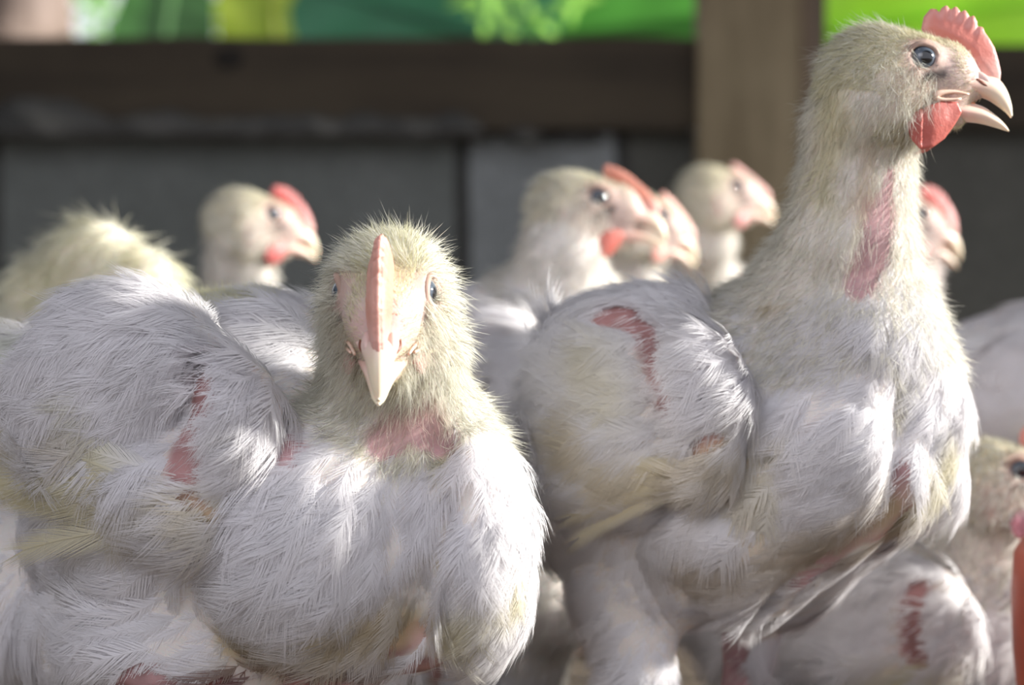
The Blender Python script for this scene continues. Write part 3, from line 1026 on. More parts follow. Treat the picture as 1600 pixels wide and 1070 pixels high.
# blocks of the visible course and the one below; gaps are mortar
xj = [WX(-760), WX(-10), WX(722), WX(972), WX(1700), WX(2450)]
mats = [M_CONC, M_CONC, M_CONC2, M_CONC3, M_CONC]
zj = [0, wt / 2 - .6, wt / 2, wt]
for i in range(5):
    wpart('block', xj[i] + .6, xj[i + 1] - .6, WD, WD + 14, wt / 2 + .2, wt - (.0 if i != 2 else .2), mats[i], 2.0, .12, 20 + i)
    o = .5 * (xj[i + 1] - xj[i])
    wpart('block', xj[i] + .6 - o, xj[i + 1] - .6 - o, WD, WD + 14, .1, wt / 2 - 1.0, mats[(i + 1) % 2], 2.0, .12, 40 + i)
wpart('mortar', xj[0] - 30, xj[-1] + 30, WD + .7, WD + 13, .05, wt - .4, M_MORT)
# rough lumps of mortar along the top of the left part
rb = np.random.default_rng(3)
fs = []
lump_at = [(60, 182, 2.2), (100, 190, 2.4), (130, 186, 2.0), (190, 196, 2.0), (250, 200, 1.8), (20, 205, 1.8), (320, 204, 1.5), (395, 192, 1.1), (390, 204, 1.6), (480, 200, 1.5), (500, 192, 1.0),
           (570, 190, 1.3), (560, 204, 1.7), (630, 188, 1.5), (690, 190, 1.9), (710, 204, 2.0), (650, 204, 1.6), (440, 206, 1.4), (-60, 200, 2.2), (-160, 196, 2.4), (820, 212, 1.2), (900, 210, 1.4)]
for px, py, r_ in lump_at:
    fs.append(E(A3(WX(px), WD - 1.2 + rb.uniform(-1, 2), WZ(py + 18)), A3(r_ * 1.7, 2.8, r_ * 1.2)))
wl_ = Waves(88, 2.0)
for px in range(-300, 740, 22):
    fs.append(E(A3(WX(px), WD - .5, WZ(207)), A3(1.5, 4, rb.uniform(.5, 1.1))))
fm = union(fs, 1.0)
Vm, Qm = surface(lambda P: fm(P) + .25 * wl_(P), (WX(-340), WD - 8, WZ(225)), (WX(950), WD + 10, WZ(165)), .45)
mo = link_mesh('mortar_lumps', Vm, [Qm], M_MORT, None, (0, WD, 0)); mo.parent = wall; mo.location = (0, 0, 0)

# beams and post: rough timber frame standing on the wall
def timber(name, label, *a, **k):
    o = box(name, *a, **k); tag(o, label, 'beam' if 'beam' in name else 'post'); return o
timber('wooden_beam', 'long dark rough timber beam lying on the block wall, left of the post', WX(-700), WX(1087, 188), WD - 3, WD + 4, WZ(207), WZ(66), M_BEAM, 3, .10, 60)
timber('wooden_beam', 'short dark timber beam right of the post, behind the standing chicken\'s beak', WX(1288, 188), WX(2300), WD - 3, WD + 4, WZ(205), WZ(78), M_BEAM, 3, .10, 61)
timber('wooden_post', 'brown upright timber post with streaky grain in front of the block wall', WX(1090, 186), WX(1250, 186), WD - 4.5, WD - .4, 0.05, 150, M_POST, 3, .07, 62)
timber('wooden_stud', 'narrow darker stud nailed to the right side of the brown post', WX(1252, 187), WX(1290, 187), WD - 3.4, WD - .4, 0.05, 150, mat_wood('stud_wood', (.10, .075, .055), (.2, .155, .12), 2), 3, .06, 63)
# knot in the beam
o = link_mesh('knot', *(lambda s: (s[0], [s[1]]))(surface(E(A3(WX(364), WD - 3.0, WZ(98)), A3(1.3, .35, 1.0)), (WX(364) - 2, WD - 4, WZ(98) - 2), (WX(364) + 2, WD - 2, WZ(98) + 2), .2)),
              mat_plain('knot_wood', (.012, .009, .006), .9), bpy.data.objects['wooden_beam'], (0, 0, 0))
o.location = -Vector(bpy.data.objects['wooden_beam'].location)
# roof of the shed
M_ROOF = mat_plain('roof_sheet', (.16, .17, .18), .7)
Vr = []; Qr = []
nxr = 120
for i in range(nxr + 1):
    x = -240 + 480 * i / nxr
    for y, z in ((-60, 185), (235, 150)):
        Vr.append((x, y, z + 1.2 * math.sin(i * 1.57)))
for i in range(nxr): Qr.append((2 * i, 2 * i + 2, 2 * i + 3, 2 * i + 1))
ce = link_mesh('ceiling', Vr, [np.array(Qr)], M_ROOF, None, (0, 90, 150)); ce['kind'] = 'structure'
so = ce.modifiers.new('thickness', 'SOLIDIFY'); so.thickness = .004
tag(box('wall_left', -250, -242, -60, 235, 0.05, 148, M_CONC, 6, .1, 70), None, None, kind='structure')

# ------------------------------------------------------------------ outside: ground, banana leaves, shrubs
M_GROUND = mat_concrete('earth', (.10, .09, .05), (.2, .2, .1), 3)
tag(box('ground', -900, 900, 263, 1400, -12, -5, M_GROUND), None, None, kind='structure')

def mat_leaf(name, c, tr=.5, spec=.4):
    m, nt, b, out = new_mat(name)
    v = texco(nt)
    n = noise(nt, 6, 3, .5, v)
    r = ramp(nt, n.outputs[0], [(.3, tuple(x * .75 for x in c)), (.7, tuple(min(1, x * 1.2) for x in c))])
    nt.links.new(r.outputs[0], b.inputs['Base Color'])
    b.inputs['Roughness'].default_value = .45
    t = nt.nodes.new('ShaderNodeBsdfTranslucent'); nt.links.new(r.outputs[0], t.inputs[0])
    mx = nt.nodes.new('ShaderNodeMixShader'); mx.inputs[0].default_value = tr
    nt.links.new(b.outputs[0], mx.inputs[1]); nt.links.new(t.outputs[0], mx.inputs[2]); nt.links.new(mx.outputs[0], out.inputs[0])
    return m

def big_leaf(label, base, tip, width, mat, sag=.15, seed=0, face=(0, -1, .2)):
    """a banana leaf: folded blade either side of a midrib, wavy margins"""
    base = np.asarray(base, float); tip = np.asarray(tip, float)
    L = np.linalg.norm(tip - base); T = norm(tip - base); N = norm(np.asarray(face, float)); N = norm(N - (N @ T) * T); B = np.cross(T, N)
    org = (base[0], base[1], base[2])
    root = thing('banana_leaf', label, 'leaf', org, 'big leaves growing outside the shed')
    nu, nv = 60, 16
    V = []
    w = Waves(seed, 9); 
    for i in range(nu + 1):
        t = i / nu
        ww = width * (math.sin(math.pi * min(1, t * .93 + .05)) ** .45)
        for j in range(nv + 1):
            s = j / nv * 2 - 1
            z = .10 * abs(s) * width + .03 * width * math.sin(26 * t + s * 2) * abs(s) - sag * L * t * t
            V.append(base + T * L * t + B * s * ww + N * z)
    Q = [(i * (nv + 1) + j, (i + 1) * (nv + 1) + j, (i + 1) * (nv + 1) + j + 1, i * (nv + 1) + j + 1) for i in range(nu) for j in range(nv)]
    link_mesh('blade', V, [np.array(Q)], mat, root, org)
    pts = [base + T * L * t - N * (sag * L * t * t + .2) for t in np.linspace(-.05, .98, 14)]
    Vt, Qt, Tt = tube(pts, np.linspace(1.6, .3, 14), 8)
    link_mesh('midrib', Vt, [Qt, Tt], mat, root, org)
    return root
M_L_LIME = mat_leaf('lime_leaf', (.32, .66, .02), .6)
M_L_GREEN = mat_leaf('green_leaf', (.07, .26, .035), .5)
M_L_TEAL = mat_leaf('bluish_leaf', (.035, .17, .085), .35)
M_L_DARK = mat_leaf('dark_leaf', (.05, .16, .03), .35)
M_L_YEL = mat_leaf('yellow_leaf', (.42, .50, .06), .5)
def OP(px, py, d): return PX(px, py, d)
big_leaf('large bright lime green leaf outside, right of the brown post', OP(1200, 60, 330), OP(1900, -40, 345), 30, M_L_LIME, .02, 1)
big_leaf('mid green leaf outside directly left of the brown post', OP(1240, 20, 345), OP(800, 60, 360), 17, M_L_GREEN, .02, 2)
big_leaf('dark bluish green leaf outside above the middle of the left beam', OP(860, 90, 325), OP(470, -30, 335), 16, M_L_TEAL, .02, 3)
big_leaf('dark green leaf outside hanging between two bright patches of foliage', OP(270, -60, 350), OP(235, 200, 330), 8, M_L_DARK, .02, 4)
big_leaf('yellowish leaf outside above the knot of the left beam', OP(420, -120, 360), OP(435, 190, 350), 9, M_L_YEL, .02, 5)
# trunk at the far left
Vt, Qt, Tt = tube(catmull([A3(*PX(-20, 560, 300)) * A3(1, 1, 0) + A3(0, 0, -6), PX(5, 120, 300), PX(20, 20, 300), PX(-60, -600, 300)], 6), 8.0, 16)
tag(link_mesh('tree_trunk', Vt, [Qt, Tt], mat_wood('bark', (.13, .09, .07), (.3, .23, .2), 2), None, PX(-20, 560, 300) * A3(1, 1, 0)), 'brown blurred tree trunk outside at the far left of the opening', 'tree')
# hedge of small leaves behind
def hedge(label, x0, x1, y0, y1, z0, z1, n, mat, seed, size=5):
    r = np.random.default_rng(seed)
    P = np.stack([r.uniform(x0, x1, n), r.uniform(y0, y1, n), r.uniform(z0, z1, n)], 1)
    D = norm(r.normal(size=(n, 3)) + A3(0, -.4, -.4)); S = norm(np.cross(D, r.normal(size=(n, 3)))); U = np.cross(D, S)
    L = size * r.uniform(.6, 1.3, n)[:, None]
    V = np.stack([P, P + D * L * .35 + S * L * .28 + U * L * .05, P + D * L, P + D * L * .35 - S * L * .28 + U * L * .05, P + D * L * .5], 1).reshape(-1, 3)
    b = np.arange(n)[:, None] * 5
    T = np.concatenate([b + A3(0, 1, 4).astype(int), b + A3(1, 2, 4).astype(int), b + A3(2, 3, 4).astype(int), b + A3(3, 0, 4).astype(int)])
    o = link_mesh('foliage', V, [T], mat, None, ((x0 + x1) / 2, (y0 + y1) / 2, z0))
    return tag(o, label, 'foliage', kind='stuff')
hedge('dense green leafy undergrowth outside behind the big leaves', -260, 300, 430, 470, -5, 240, 16000, M_L_GREEN, 1)
hedge('pale sunlit leaves outside beside the tree trunk, far left', WX(60, 390), WX(240, 390), 380, 400, 20, 110, 900, mat_leaf('pale_leaf', (.45, .72, .30), .5), 2, 4)
hedge('yellow green leaves outside above the left beam near its knot', WX(330, 380), WX(510, 380), 370, 395, 20, 110, 500, M_L_LIME, 3, 4)
hedge('small bright leaves outside above the beam, near the post', WX(745, 318), WX(900, 318), 312, 320, 50, 100, 160, mat_leaf('fresh_leaf', (.40, .72, .15), .5), 4, 4)

# ------------------------------------------------------------------ chicken A: front left, face to the camera
def chicken_A():
    H = Head(PX(597, 455, 61.6) + A3(0, 1.2, 0), yaw=-91, pitch=22, roll=0, scale=1.13, gape=0.0, comb=1.15, wattle=.42)
    H.thick = 1.45
    p = PX
    neck = [H.w((-.8, 0, -.9)), p(614, 560, 64.8), p(624, 640, 65.5), p(630, 770, 67.5)]
    nr = [1.75, 1.85, 1.7, 2.6]
    body = [E(p(330, 775, 70), A3(5.7, 5.4, 5.4)), E(p(300, 640, 71), A3(4.7, 4.2, 3.5)), E(p(70, 770, 77), A3(4.2, 4.0, 4.1)),
            E(p(510, 840, 65.5), A3(3.5, 3.4, 3.85)), E(p(742, 855, 64.8), A3(1.7, 2.9, 3.4), rotm(0, -4, 0)), E(p(610, 780, 67.5), A3(3.5, 3.6, 3.7)),
            E(p(620, 960, 66.5), A3(2.6, 2.8, 1.7)), E(p(430, 600, 70), A3(2.6, 3.0, 2.6)), E(p(688, 760, 66), A3(1.45, 2.4, 2.4)), E(p(60, 930, 73), A3(3.6, 3.2, 3.3)), C(p(150, 980, 70), p(350, 1010, 67.5), 2.2, 2.2),
            C(p(-60, 700, 82), p(-190, 650, 86), 3.0, 1.6), E(p(250, 1000, 68), A3(2.6, 2.6, 2.2)), E(p(520, 1010, 71), A3(2.6, 2.6, 2.2))]
    keel = [p(690, 700, 62.6), p(694, 760, 61.9), p(688, 840, 61.6), p(668, 920, 62), p(650, 985, 62.6)]
    bare = [([p(650, 985, 62.8), p(618, 1012, 63.3)], .30), ([p(600, 690, 65.2), p(640, 655, 63.4), p(690, 690, 64)], .45),
            ([p(438, 690, 66), p(448, 715, 65.5)], .42), ([p(220, 1075, 67), p(560, 1068, 64)], .75), ([p(560, 1070, 65), p(660, 1040, 64)], .5)]
    stains_shade = [([p(380, 1005, 64), p(560, 990, 62.5), p(640, 960, 62)], 1.1, STAIN_SHADE, .75), ([p(420, 985, 63), p(470, 1000, 63)], .25, BROWN, .9),
              ([p(700, 990, 62), p(760, 960, 62), p(800, 930, 63)], .9, YELL, .6), ([p(690, 730, 63), p(690, 900, 61.6)], .35, YELL, .7),
              ([p(30, 700, 77), p(200, 800, 68)], 1.2, YELL, .35), ([p(660, 650, 63.5), p(610, 680, 64)], .9, A3(.62, .42, .40), .7),
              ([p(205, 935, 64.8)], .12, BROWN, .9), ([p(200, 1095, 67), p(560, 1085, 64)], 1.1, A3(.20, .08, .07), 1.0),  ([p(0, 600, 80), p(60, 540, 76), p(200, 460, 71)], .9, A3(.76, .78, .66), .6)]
    fl = [(p(200, 500, 68), (-1, .7, -.1), 4), (p(420, 560, 66), (-.9, .3, -.3), 3.5), (p(560, 760, 63), (-.55, 0, -.8), 2.5), (p(480, 850, 62), (-.8, .1, -.45), 3.5),
          (p(650, 760, 62), (-.25, 0, -1), 2), (p(760, 800, 62.5), (.35, .2, -.95), 2.2), (p(750, 950, 62), (.1, .2, -1), 2.2), (p(600, 950, 62), (-.5, 0, -.8), 2.2),
          (p(250, 950, 65), (-.7, .3, -.4), 4), (p(50, 850, 72), (-.6, .5, -.7), 4), (p(60, 600, 75), (-1, .8, -.4), 3.5),
          (p(640, 640, 63), (-.1, 0, -1), 2), (p(740, 600, 64.5), (.5, .3, -1), 2), (p(700, 480, 64), (.3, .8, -.5), 1.8), (p(500, 480, 64), (-.3, .8, -.5), 1.8), (p(540, 600, 64), (-.5, .5, -1), 1.6)]
    p0 = p; p = lambda x, y, d: PX(x, y, d - 1.5)
    wf = union([E(p(205, 615, 67.0), A3(3.1, 1.5, 3.0), rotm(0, 25, 0)), E(p(300, 760, 65.6), A3(1.6, 1.2, 1.5)), E(p(370, 660, 65.4), A3(1.35, 1.15, 1.9)),
                C(p(330, 790, 65.4), p(170, 720, 66.8), .9, .8), C(p(60, 610, 71), p(20, 580, 74), 1.5, 1.2)], .8)
    wbare = [([p(322, 585, 65.4), p(325, 640, 65.0), p(303, 690, 64.9), p(292, 740, 64.6)], .48), ([p(280, 778, 64.6), p(322, 798, 64.4)], .32)]
    wst = [([p(60, 700, 68), p(180, 790, 66), p(300, 815, 65)], 1.2, A3(.66, .58, .36), .7), ([p(0, 680, 70), p(120, 700, 67)], .8, STAIN_SHADE, .45), ([p(120, 640, 66), p(150, 700, 66)], .7, A3(.74, .72, .52), .5),
           ([p(0, 640, 72), p(30, 560, 71)], 1.2, A3(.74, .76, .62), .6)]
    O = (-.25, -1, .15)
    Y1 = A3(.78, .76, .66); Y2 = A3(.66, .60, .40)
    fgs = []
    for k in range(9):
        t = k / 8
        fgs.append((p(338 - 110 * t, 820 - 70 * t, 64.9 + .2 * t), p(25 - 70 * t, 812 - 170 * t, 66.9 + 1.0 * t), 1.25, O, Y1, Y2))
    for k in range(6):
        t = k / 5
        fgs.append((p(318 - 90 * t, 800 - 80 * t, 64.5 + .2 * t), p(125 - 85 * t, 775 - 120 * t, 65.8 + 1.0 * t), 1.1, O, WHITE, A3(.78, .74, .56)))
    wflow = [(p(200, 560, 66), (-.8, .4, -.6), 2.5), (p(150, 700, 66), (-.8, .3, -.6), 2.5), (p(370, 640, 64.5), (-.75, .2, -.55), 1.6), (p(350, 740, 64.5), (-.8, .2, -.3), 1.2), (p(300, 800, 64.5), (-1, .3, -.1), 1.2), (p(60, 600, 70), (-.6, .6, -.8), 2.5)]
    wings = [dict(f=wf, lo=p(-60, 860, 64) * A3(1, 0, 1) + A3(-.5, 60, 0), hi=A3(p(470, 560, 66)[0], 77, p(200, 440, 66)[2]), bare=wbare, stains_shade=wst, flow=wflow, flights=fgs, nf=3000, L=1.6)]
    p = p0
    def flen(P):
        x = P[:, 0]
        return 1.25 + .5 * sstep(p(640, 0, 66)[0], p(480, 0, 66)[0], x)
    g = (p(330, 700, 70)[0], 70)
    make_bird('chicken at front left facing the camera, head turned straight to the viewer', H, neck, nr, body, 1.1, wings, bare, stains_shade, fl, (-.8, .5, -.4),
              [(p(330, 1030, 68), p(330, 1250, 68), (p(330, 0, 68)[0], 68), -40), (p(560, 1030, 72), p(570, 1200, 72), (p(570, 0, 72)[0], 72), -40)], g, 21,
              h=.15, grooves=[(keel, .38, .75)], nf=10000, nh_head=30000, nh_neck=32000, wat_col=A3(.66, .40, .36), comb_col=A3(.66, .29, .21), flen=flen, hl=(.40, .95), head_col=A3(.93, .88, .60))

# ------------------------------------------------------------------ chicken B: front right, standing in profile
def chicken_B():
    p = PX
    H = Head(PX(1445, 90, 67.6) + A3(0, 1.1, 0), yaw=-4, pitch=0, roll=0, scale=1.0, gape=8.0, comb=1.0, wattle=1.0)
    neck = [H.w((-1.3, 0, -1.0)), p(1345, 200, 69.8), p(1338, 290, 70.2), p(1325, 380, 70.6), p(1300, 500, 71.8), p(1290, 620, 73)]
    nr = [1.6, 1.55, 1.62, 1.95, 2.9, 3.6]
    body = [E(p(1040, 710, 76), A3(5.3, 5.2, 5.1)), E(p(1170, 620, 74), A3(4.2, 4.7, 3.5)), E(p(1290, 680, 70.8), A3(2.7, 2.9, 3.5), rotm(0, 12, 0)),
            E(p(1418, 635, 71.8), A3(1.8, 2.6, 2.9), rotm(0, -6, 0)), C(p(1385, 730, 70.4), p(1180, 850, 72.6), 1.7, 2.5), E(p(1200, 770, 72.8), A3(4.6, 3.8, 2.9), rotm(0, -24, 0)), E(p(1040, 870, 75), A3(3.0, 3.4, 2.4)),
            E(p(900, 720, 80), A3(2.5, 3.4, 3.6)), C(p(870, 620, 84), p(800, 560, 88), 2.0, 1.2), E(p(1340, 540, 71.2), A3(2.3, 2.8, 2.6)),
            C(p(985, 920, 74), p(1003, 1090, 73), 1.5, 1.15), C(p(1190, 920, 77), p(1155, 1090, 78), 1.2, .7), C(p(1450, 740, 71.8), p(1240, 890, 75.5), 1.1, 1.6)]
    keel = [p(1418, 560, 69), p(1412, 640, 68.4), p(1404, 720, 68.6), p(1402, 760, 69)]
    keel2 = [p(1402, 770, 69), p(1350, 830, 70), p(1250, 905, 71.5), p(1140, 965, 73)]
    bare = [([p(1405, 740, 69), p(1400, 790, 69), p(1368, 822, 69.4)], .42), (keel2, .22), ([p(1375, 330, 69), p(1368, 390, 68.8), p(1345, 440, 69)], .44),
            ([p(1385, 305, 69), p(1390, 270, 69)], .16)]
    red = [([p(1130, 1000, 77), p(1120, 1080, 77)], .9)]
    stains_shade = [([p(1390, 820, 69), p(1250, 870, 70), p(1080, 900, 71)], 1.6, A3(.60, .50, .34), .55), ([p(1450, 780, 70), p(1490, 700, 70)], .9, YELL, .65),  # first entry: belly stain with brownish underside shading put into the colour
              ([p(1160, 650, 70), p(1150, 760, 70)], .6, A3(.66, .52, .24), .5), ([p(1200, 700, 69), p(1180, 800, 69.5)], .9, A3(.72, .66, .46), .5),
              ([p(1380, 800, 69)], .9, STAIN_SHADE, .5), ([p(1300, 130, 69), p(1290, 300, 69)], 1.0, A3(.78, .74, .52), .7), ([p(1360, 240, 68.6), p(1340, 320, 69)], .6, A3(.70, .56, .42), .4),
              ([p(1272, 798, 68.9)], .09, A3(.05, .04, .03), 1.0), ([p(1190, 480, 71), p(1230, 482, 70.5)], .22, STAIN_SHADE, .5)]  # last entry: dark gaps in the nape plumage, their shade painted brown
    fl = [(p(1330, 200, 68.5), (-.2, .1, -1), 3), (p(1320, 400, 69), (-.15, 0, -1), 2.5), (p(1180, 430, 73), (-.7, .2, -.6), 2.5), (p(1000, 500, 73), (-1, .5, -.3), 3), (p(1250, 600, 69.5), (-.6, .1, -.8), 2.5),
          (p(1300, 720, 68), (-.35, 0, -1), 2.5), (p(1450, 600, 69), (.1, .1, -1), 2), (p(1470, 740, 70), (-.2, .1, -1), 1.8), (p(1200, 850, 70), (-.6, .1, -.6), 3), (p(1020, 870, 71), (-.5, .2, -.7), 3),
          (p(850, 650, 78), (-.7, .8, -.5), 3), (p(850, 850, 76), (-.3, .5, -1), 3), (p(1000, 1020, 72), (0, 0, -1), 2), (p(1160, 1020, 77), (0, 0, -1), 1.6), (p(1240, 300, 70), (-.7, .1, -.9), 1.4)]
    p0 = p; p = lambda x, y, d: PX(x, y, d - .7)
    wf = union([E(p(985, 650, 71.6), A3(2.9, 1.5, 3.3), rotm(0, -12, 0)), E(p(1108, 600, 70.0), A3(1.25, 1.0, 1.75), rotm(0, -15, 0)), E(p(1120, 690, 69.9), A3(.85, .8, .9)),
                C(p(1110, 720, 70.0), p(890, 775, 72.2), .75, .75), E(p(1000, 520, 72.6), A3(2.6, 1.5, 1.3))], .7)
    wbare = [([p(950, 495, 70.8), p(985, 498, 70.5), p(1020, 540, 70.0), p(1040, 585, 69.6), p(1050, 632, 69.2)], .40), ([p(1085, 700, 69), p(1125, 688, 69)], .26)]
    wst = [([p(900, 700, 70.5), p(1000, 770, 70), p(1110, 740, 69.2)], 1.3, A3(.66, .56, .34), .6), ([p(1060, 750, 69.3), p(1120, 730, 69.2)], .5, BROWN, .5), ([p(930, 560, 70.5), p(960, 640, 70.5)], 1.0, A3(.74, .68, .42), .4),
           ([p(860, 780, 72), p(930, 800, 71)], .5, STAIN_SHADE, .5), ([p(1130, 700, 69), p(1160, 640, 69.3)], .25, STAIN_SHADE, .5)]
    O = (.05, -1, .1)
    fgs = []
    for k in range(9):
        t = k / 8
        a = p(1130 - 12 * t, 742 - 40 * t, 69.2 + .1 * t); b = p(885 - 35 * t, 800 - 80 * t, 71.2 + .6 * t)
        fgs.append((a, b, .8, O, A3(.82, .78, .68), A3(.74, .68, .50)))
    wflow = [(p(980, 560, 70), (-1, .3, -.1), 2), (p(950, 700, 70), (-1, .3, -.25), 2.2), (p(1110, 560, 69), (-.7, 0, -.45), 1.1), (p(1130, 640, 69), (-.6, 0, -.9), 1.1), (p(1100, 700, 69), (-.7, 0, -.8), .9), (p(1060, 620, 69.5), (-.9, .1, -.2), 1.0), (p(1080, 760, 69.5), (-1, .2, -.25), 1.2)]
    wings = [dict(f=wf, lo=A3(p(800, 0, 72)[0], 65, p(0, 850, 70)[2]), hi=A3(p(1200, 0, 70)[0], 76, p(0, 440, 72)[2]), bare=wbare, stains_shade=wst, flow=wflow, flights=fgs, nf=3000, L=1.35)]
    p = p0
    g = (p(1090, 0, 75)[0], 75)
    make_bird('tall chicken at front right standing in profile with open beak', H, neck, nr, body, .9, wings, bare, stains_shade, fl, (-.8, .3, -.5),
              [(p(1005, 1060, 73), p(1015, 1180, 73.5), (p(1015, 0, 73)[0], 73), -15), (p(1160, 1060, 78.5), p(1150, 1180, 79), (p(1150, 0, 79)[0], 79), -15)], g, 31,
              h=.14, grooves=[(keel, .30, .55), (keel2, .35, .5)], nf=10000, nh_head=30000, nh_neck=40000, flen=lambda P: np.full(len(P), 1.35), hl=(.30, .85), head_col=A3(.93, .87, .64), redskin=red)

# ------------------------------------------------------------------ the chickens further back
def back_bird(label, eye, d, yaw, pitch, bc, bd, byaw, bpitch, seed, s=1.0, neck_mid=None, gape=2.0, comb=1.0, wattle=.8, nr=(1.5, 1.5, 1.8, 2.6), head_col=CREAM,
              wing_dy=0.0, comb_col=None, wat_col=None, bare=(), stains_shade=(), scale=1.0, hairl=(.35, .8), roll=0, far_wing=False, wbare=None):
    eye = PX(*eye, d)
    Rh = rotm(yaw, pitch, roll)
    H = Head(eye - Rh @ A3(0, -1.0 * scale, 0), yaw, pitch, roll, scale, gape, comb, wattle)
    R = rotm(byaw, bpitch, 0); c = PX(*bc, bd)
    B = lambda x, y, z: c + R @ A3(x * s, y * s, z * s)
    nk0 = H.w((-1.2, 0, -1.0)); nb = B(4.0, 0, 1.2)
    mid = [PX(*m) for m in neck_mid] if neck_mid else [nk0 * .5 + nb * .5 + A3(0, 0, 0)]
    neck = [nk0] + mid + [nb]
    rr = np.interp(np.linspace(0, 1, len(neck)), np.linspace(0, 1, len(nr)), nr)
    body = [E(B(0, 0, 0), A3(5.9, 4.6, 4.4) * s, R), E(B(3.4, 0, -.4), A3(3.3, 3.7, 3.9) * s, R), E(B(-3.8, 0, .3), A3(3.2, 3.2, 3.2) * s, R), C(B(-6, 0, 1.2), B(-8.2, 0, 2.2), 1.8 * s, 1.0 * s),
            C(B(0, -2.6, -3.0), B(0, -2.6, -5.0), 1.6, 1.1), C(B(0, 2.6, -3.0), B(0, 2.6, -5.0), 1.6, 1.1)]
    wings = []
    for sg in ((-1, 1) if far_wing else (-1,)):
        wf = union([E(B(-.6, 4.0 * sg, .6), A3(3.6, 1.1, 2.6) * s, R), E(B(1.9, 4.2 * sg, .5), A3(1.3, 1.0, 2.1) * s, R), C(B(-1, 4.1 * sg, -.3), B(-5, 2.9 * sg, .3), 1.0 * s, .7 * s)], .8)
        cs = np.array([B(x, y * sg, z) for x in (-6.2, 3.8) for y in (1.6, 5.8) for z in (-2.8, 4)])
        bd_ = R @ A3(-1, 0, -.1)
        wb = [([B(1.2, 5.1 * sg, 1.9), B(.9, 5.3 * sg, .8), B(.9, 5.2 * sg, -.6)], .42)] if wbare is None else wbare
        wings.append(dict(f=wf, lo=cs.min(0), hi=cs.max(0), bare=wb, stains_shade=[([B(-1, 5 * sg, -1.2), B(2, 5 * sg, -1.4)], 1.2, YELL, .5)],
                          flow=[(B(-2, 4.5 * sg, 0), bd_, 4), (B(2, 4.8 * sg, 0), R @ A3(-.8, 0, -.5), 2)], nf=900, L=1.7,
                          flights=[(B(1.5 - .1 * k, 5.0 * sg, -1.6 + .25 * k), B(-5.6, 3.6 * sg, -.6 + .35 * k), 1.1, R @ A3(0, sg, .1), A3(.75, .70, .55), A3(.66, .60, .40)) for k in range(5)]))
    fl = [(B(0, 0, 0), R @ A3(-1, 0, -.3), 6), (B(4, 0, 0), R @ A3(-.4, 0, -1), 4), (neck[1], A3(-.1, 0, -1), 3)]
    g = (c[0], c[1])
    legs = []
    for sg in (-1, 1):
        k = B(0, 2.6 * sg, -5.0); a = k + R @ A3(.6, 0, 0); a[2] = k[2] * .5 + .3
        legs.append((k, a, (a[0], a[1]), byaw))
    return make_bird(label, H, neck, list(rr), body, 1.0, wings, list(bare), list(stains_shade), fl, R @ A3(-1, 0, -.2), legs, g, seed, hi=False, h=.27,
                     nf=2600, nh_head=6000, nh_neck=6000, flen=lambda P: np.full(len(P), 1.9 * s), head_col=head_col, hl=hairl, comb_col=comb_col, wat_col=wat_col)

# red plastic feeder cut off by the right edge
def feeder():
    c = A3(PX(1586, 0, 76)[0] + 6.0, 76, 0)
    root = thing('poultry_feeder', 'rust red plastic feeder cut off by the right edge beside the lower right chicken', 'feeder', c)
    def lathe(prof, name, seg=64):
        V = np.array([(c[0] + r_ * math.cos(2 * math.pi * k / seg), c[1] + r_ * math.sin(2 * math.pi * k / seg), z) for r_, z in prof for k in range(seg)])
        n = len(prof)
        Q = np.array([(i * seg + k, i * seg + (k + 1) % seg, (i + 1) * seg + (k + 1) % seg, (i + 1) * seg + k) for i in range(n - 1) for k in range(seg)])
        link_mesh(name, V, [Q], M_FEEDER, root, c)
    lathe([(5.2, .05), (5.3, 1.2), (5.7, 4), (5.95, 6.5), (6.0, 8.5), (5.9, 9.8), (5.6, 10.3), (5.3, 10.2), (5.1, 9.6), (5.1, 7), (4.9, 3), (4.6, 1.0), (.01, .9)], 'pan')
    lathe([(2.4, .95), (2.5, 4), (2.4, 9), (1.2, 10.8), (.01, 11.2)], 'cone')
M_FEEDER = mat_plain('red_plastic', (.42, .07, .03), .45)
feeder()
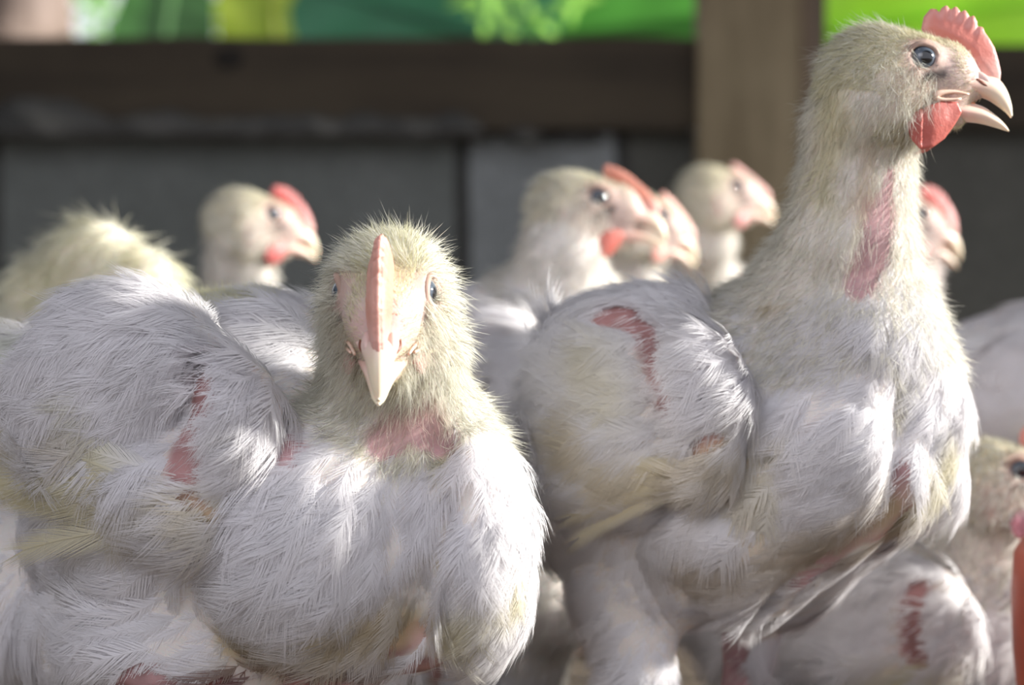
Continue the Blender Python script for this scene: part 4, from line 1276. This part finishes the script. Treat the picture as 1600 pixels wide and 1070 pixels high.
BACK = [
 dict(label='chicken at back left with bent neck, its fluffy yellowish nape humped up', eye=(262, 575), d=93, yaw=8, pitch=40, bc=(-75, 640), bd=98, byaw=5, bpitch=0, seed=41,
      neck_mid=[(225, 455, 94), (150, 415, 95), (75, 470, 96.5)], stains_shade=[([PX(60, 440, 91), PX(150, 380, 92), PX(250, 430, 91)], 2.6, A3(.86, .82, .56), .55), ([PX(190, 455, 90), PX(240, 470, 90)], .9, A3(.45, .30, .25), .6)], nr=(1.3, 1.5, 1.75, 1.75, 2.4), head_col=A3(.88, .86, .56), hairl=(.8, 1.5)),
 dict(label='chicken with red comb behind the front left chicken\'s back, facing right', eye=(425, 335), d=107, yaw=24, pitch=6, bc=(330, 655), bd=113, byaw=25, bpitch=0, seed=42,
      neck_mid=[(375, 420, 108.5), (380, 500, 110)], nr=(1.5, 1.55, 1.7, 2.4), comb=.7, wattle=.75, comb_col=A3(.45, .05, .04), wat_col=A3(.42, .09, .08)),
 dict(label='middle chicken behind, closed pale beak, facing right beside the front left chicken\'s head', eye=(935, 308), d=97, yaw=-4, pitch=2, bc=(785, 590), bd=100, byaw=-14, bpitch=-8, seed=43,
      neck_mid=[(880, 400, 98), (870, 460, 98.5)], nr=(1.6, 1.75, 2.1, 2.9), gape=3.0, comb=.35, wattle=.8, comb_col=A3(.60, .20, .12), wat_col=A3(.45, .11, .08), scale=1.06),
 dict(label='chicken half hidden behind the middle chicken\'s beak, head bowed', eye=(1032, 338), d=110, yaw=20, pitch=14, bc=(860, 580), bd=123, byaw=15, bpitch=-10, seed=44,
      neck_mid=[(985, 420, 112), (975, 480, 114)], comb=.25, wattle=.6, comb_col=A3(.72, .36, .28), wat_col=A3(.66, .32, .26)),
 dict(label='farthest chicken in front of the wooden post, looking right past the tall chicken\'s neck', eye=(1150, 291), d=128, scale=1.06, yaw=18, pitch=2, bc=(1050, 540), bd=140, byaw=15, bpitch=-15, seed=45,
      neck_mid=[(1105, 370, 130), (1090, 430, 134)], comb=.1, wattle=.6, comb_col=A3(.70, .36, .32), wat_col=A3(.66, .30, .28)),
 dict(label='chicken peeking out right of the tall chicken\'s neck, red comb and open beak', eye=(1437, 335), d=106, yaw=14, pitch=8, bc=(1190, 645), bd=110, byaw=10, bpitch=-10, seed=46,
      neck_mid=[(1415, 420, 108), (1400, 480, 109)], comb=.8, wattle=.5, gape=8, comb_col=A3(.55, .11, .09), wat_col=A3(.66, .3, .26), head_col=A3(.72, .58, .52)),
 dict(label='chicken cut off by the right edge, back and folded wing against the grey wall', eye=(1900, 420), d=104, yaw=0, pitch=0, bc=(1665, 620), bd=100, byaw=-8, bpitch=-4, seed=47,
      neck_mid=[(1850, 480, 104)]),
 dict(label='chicken at lower right, lower than the others, eye and ear at the frame\'s edge', eye=(1592, 734), d=83, yaw=-6, pitch=0, bc=(1395, 985), bd=88, byaw=-10, bpitch=-8, seed=48,
      neck_mid=[(1535, 820, 85), (1525, 880, 86)], nr=(1.5, 1.45, 1.7, 2.5), comb=.9, wattle=.9, wat_col=A3(.66, .30, .36), hairl=(.3, .7)),
 dict(label='chicken low down between the two front chickens, only its back and wing showing', eye=(885, 905), d=90, yaw=0, pitch=0, s=.75, scale=.9, bc=(675, 1035), bd=92, byaw=-5, bpitch=-4, seed=49,
      neck_mid=[(850, 955, 90)]),
]

ONLY = "ABK"
if 'A' in ONLY: chicken_A()
if 'B' in ONLY: chicken_B()
if 'K' in ONLY:
    for b in BACK: back_bird(**b)
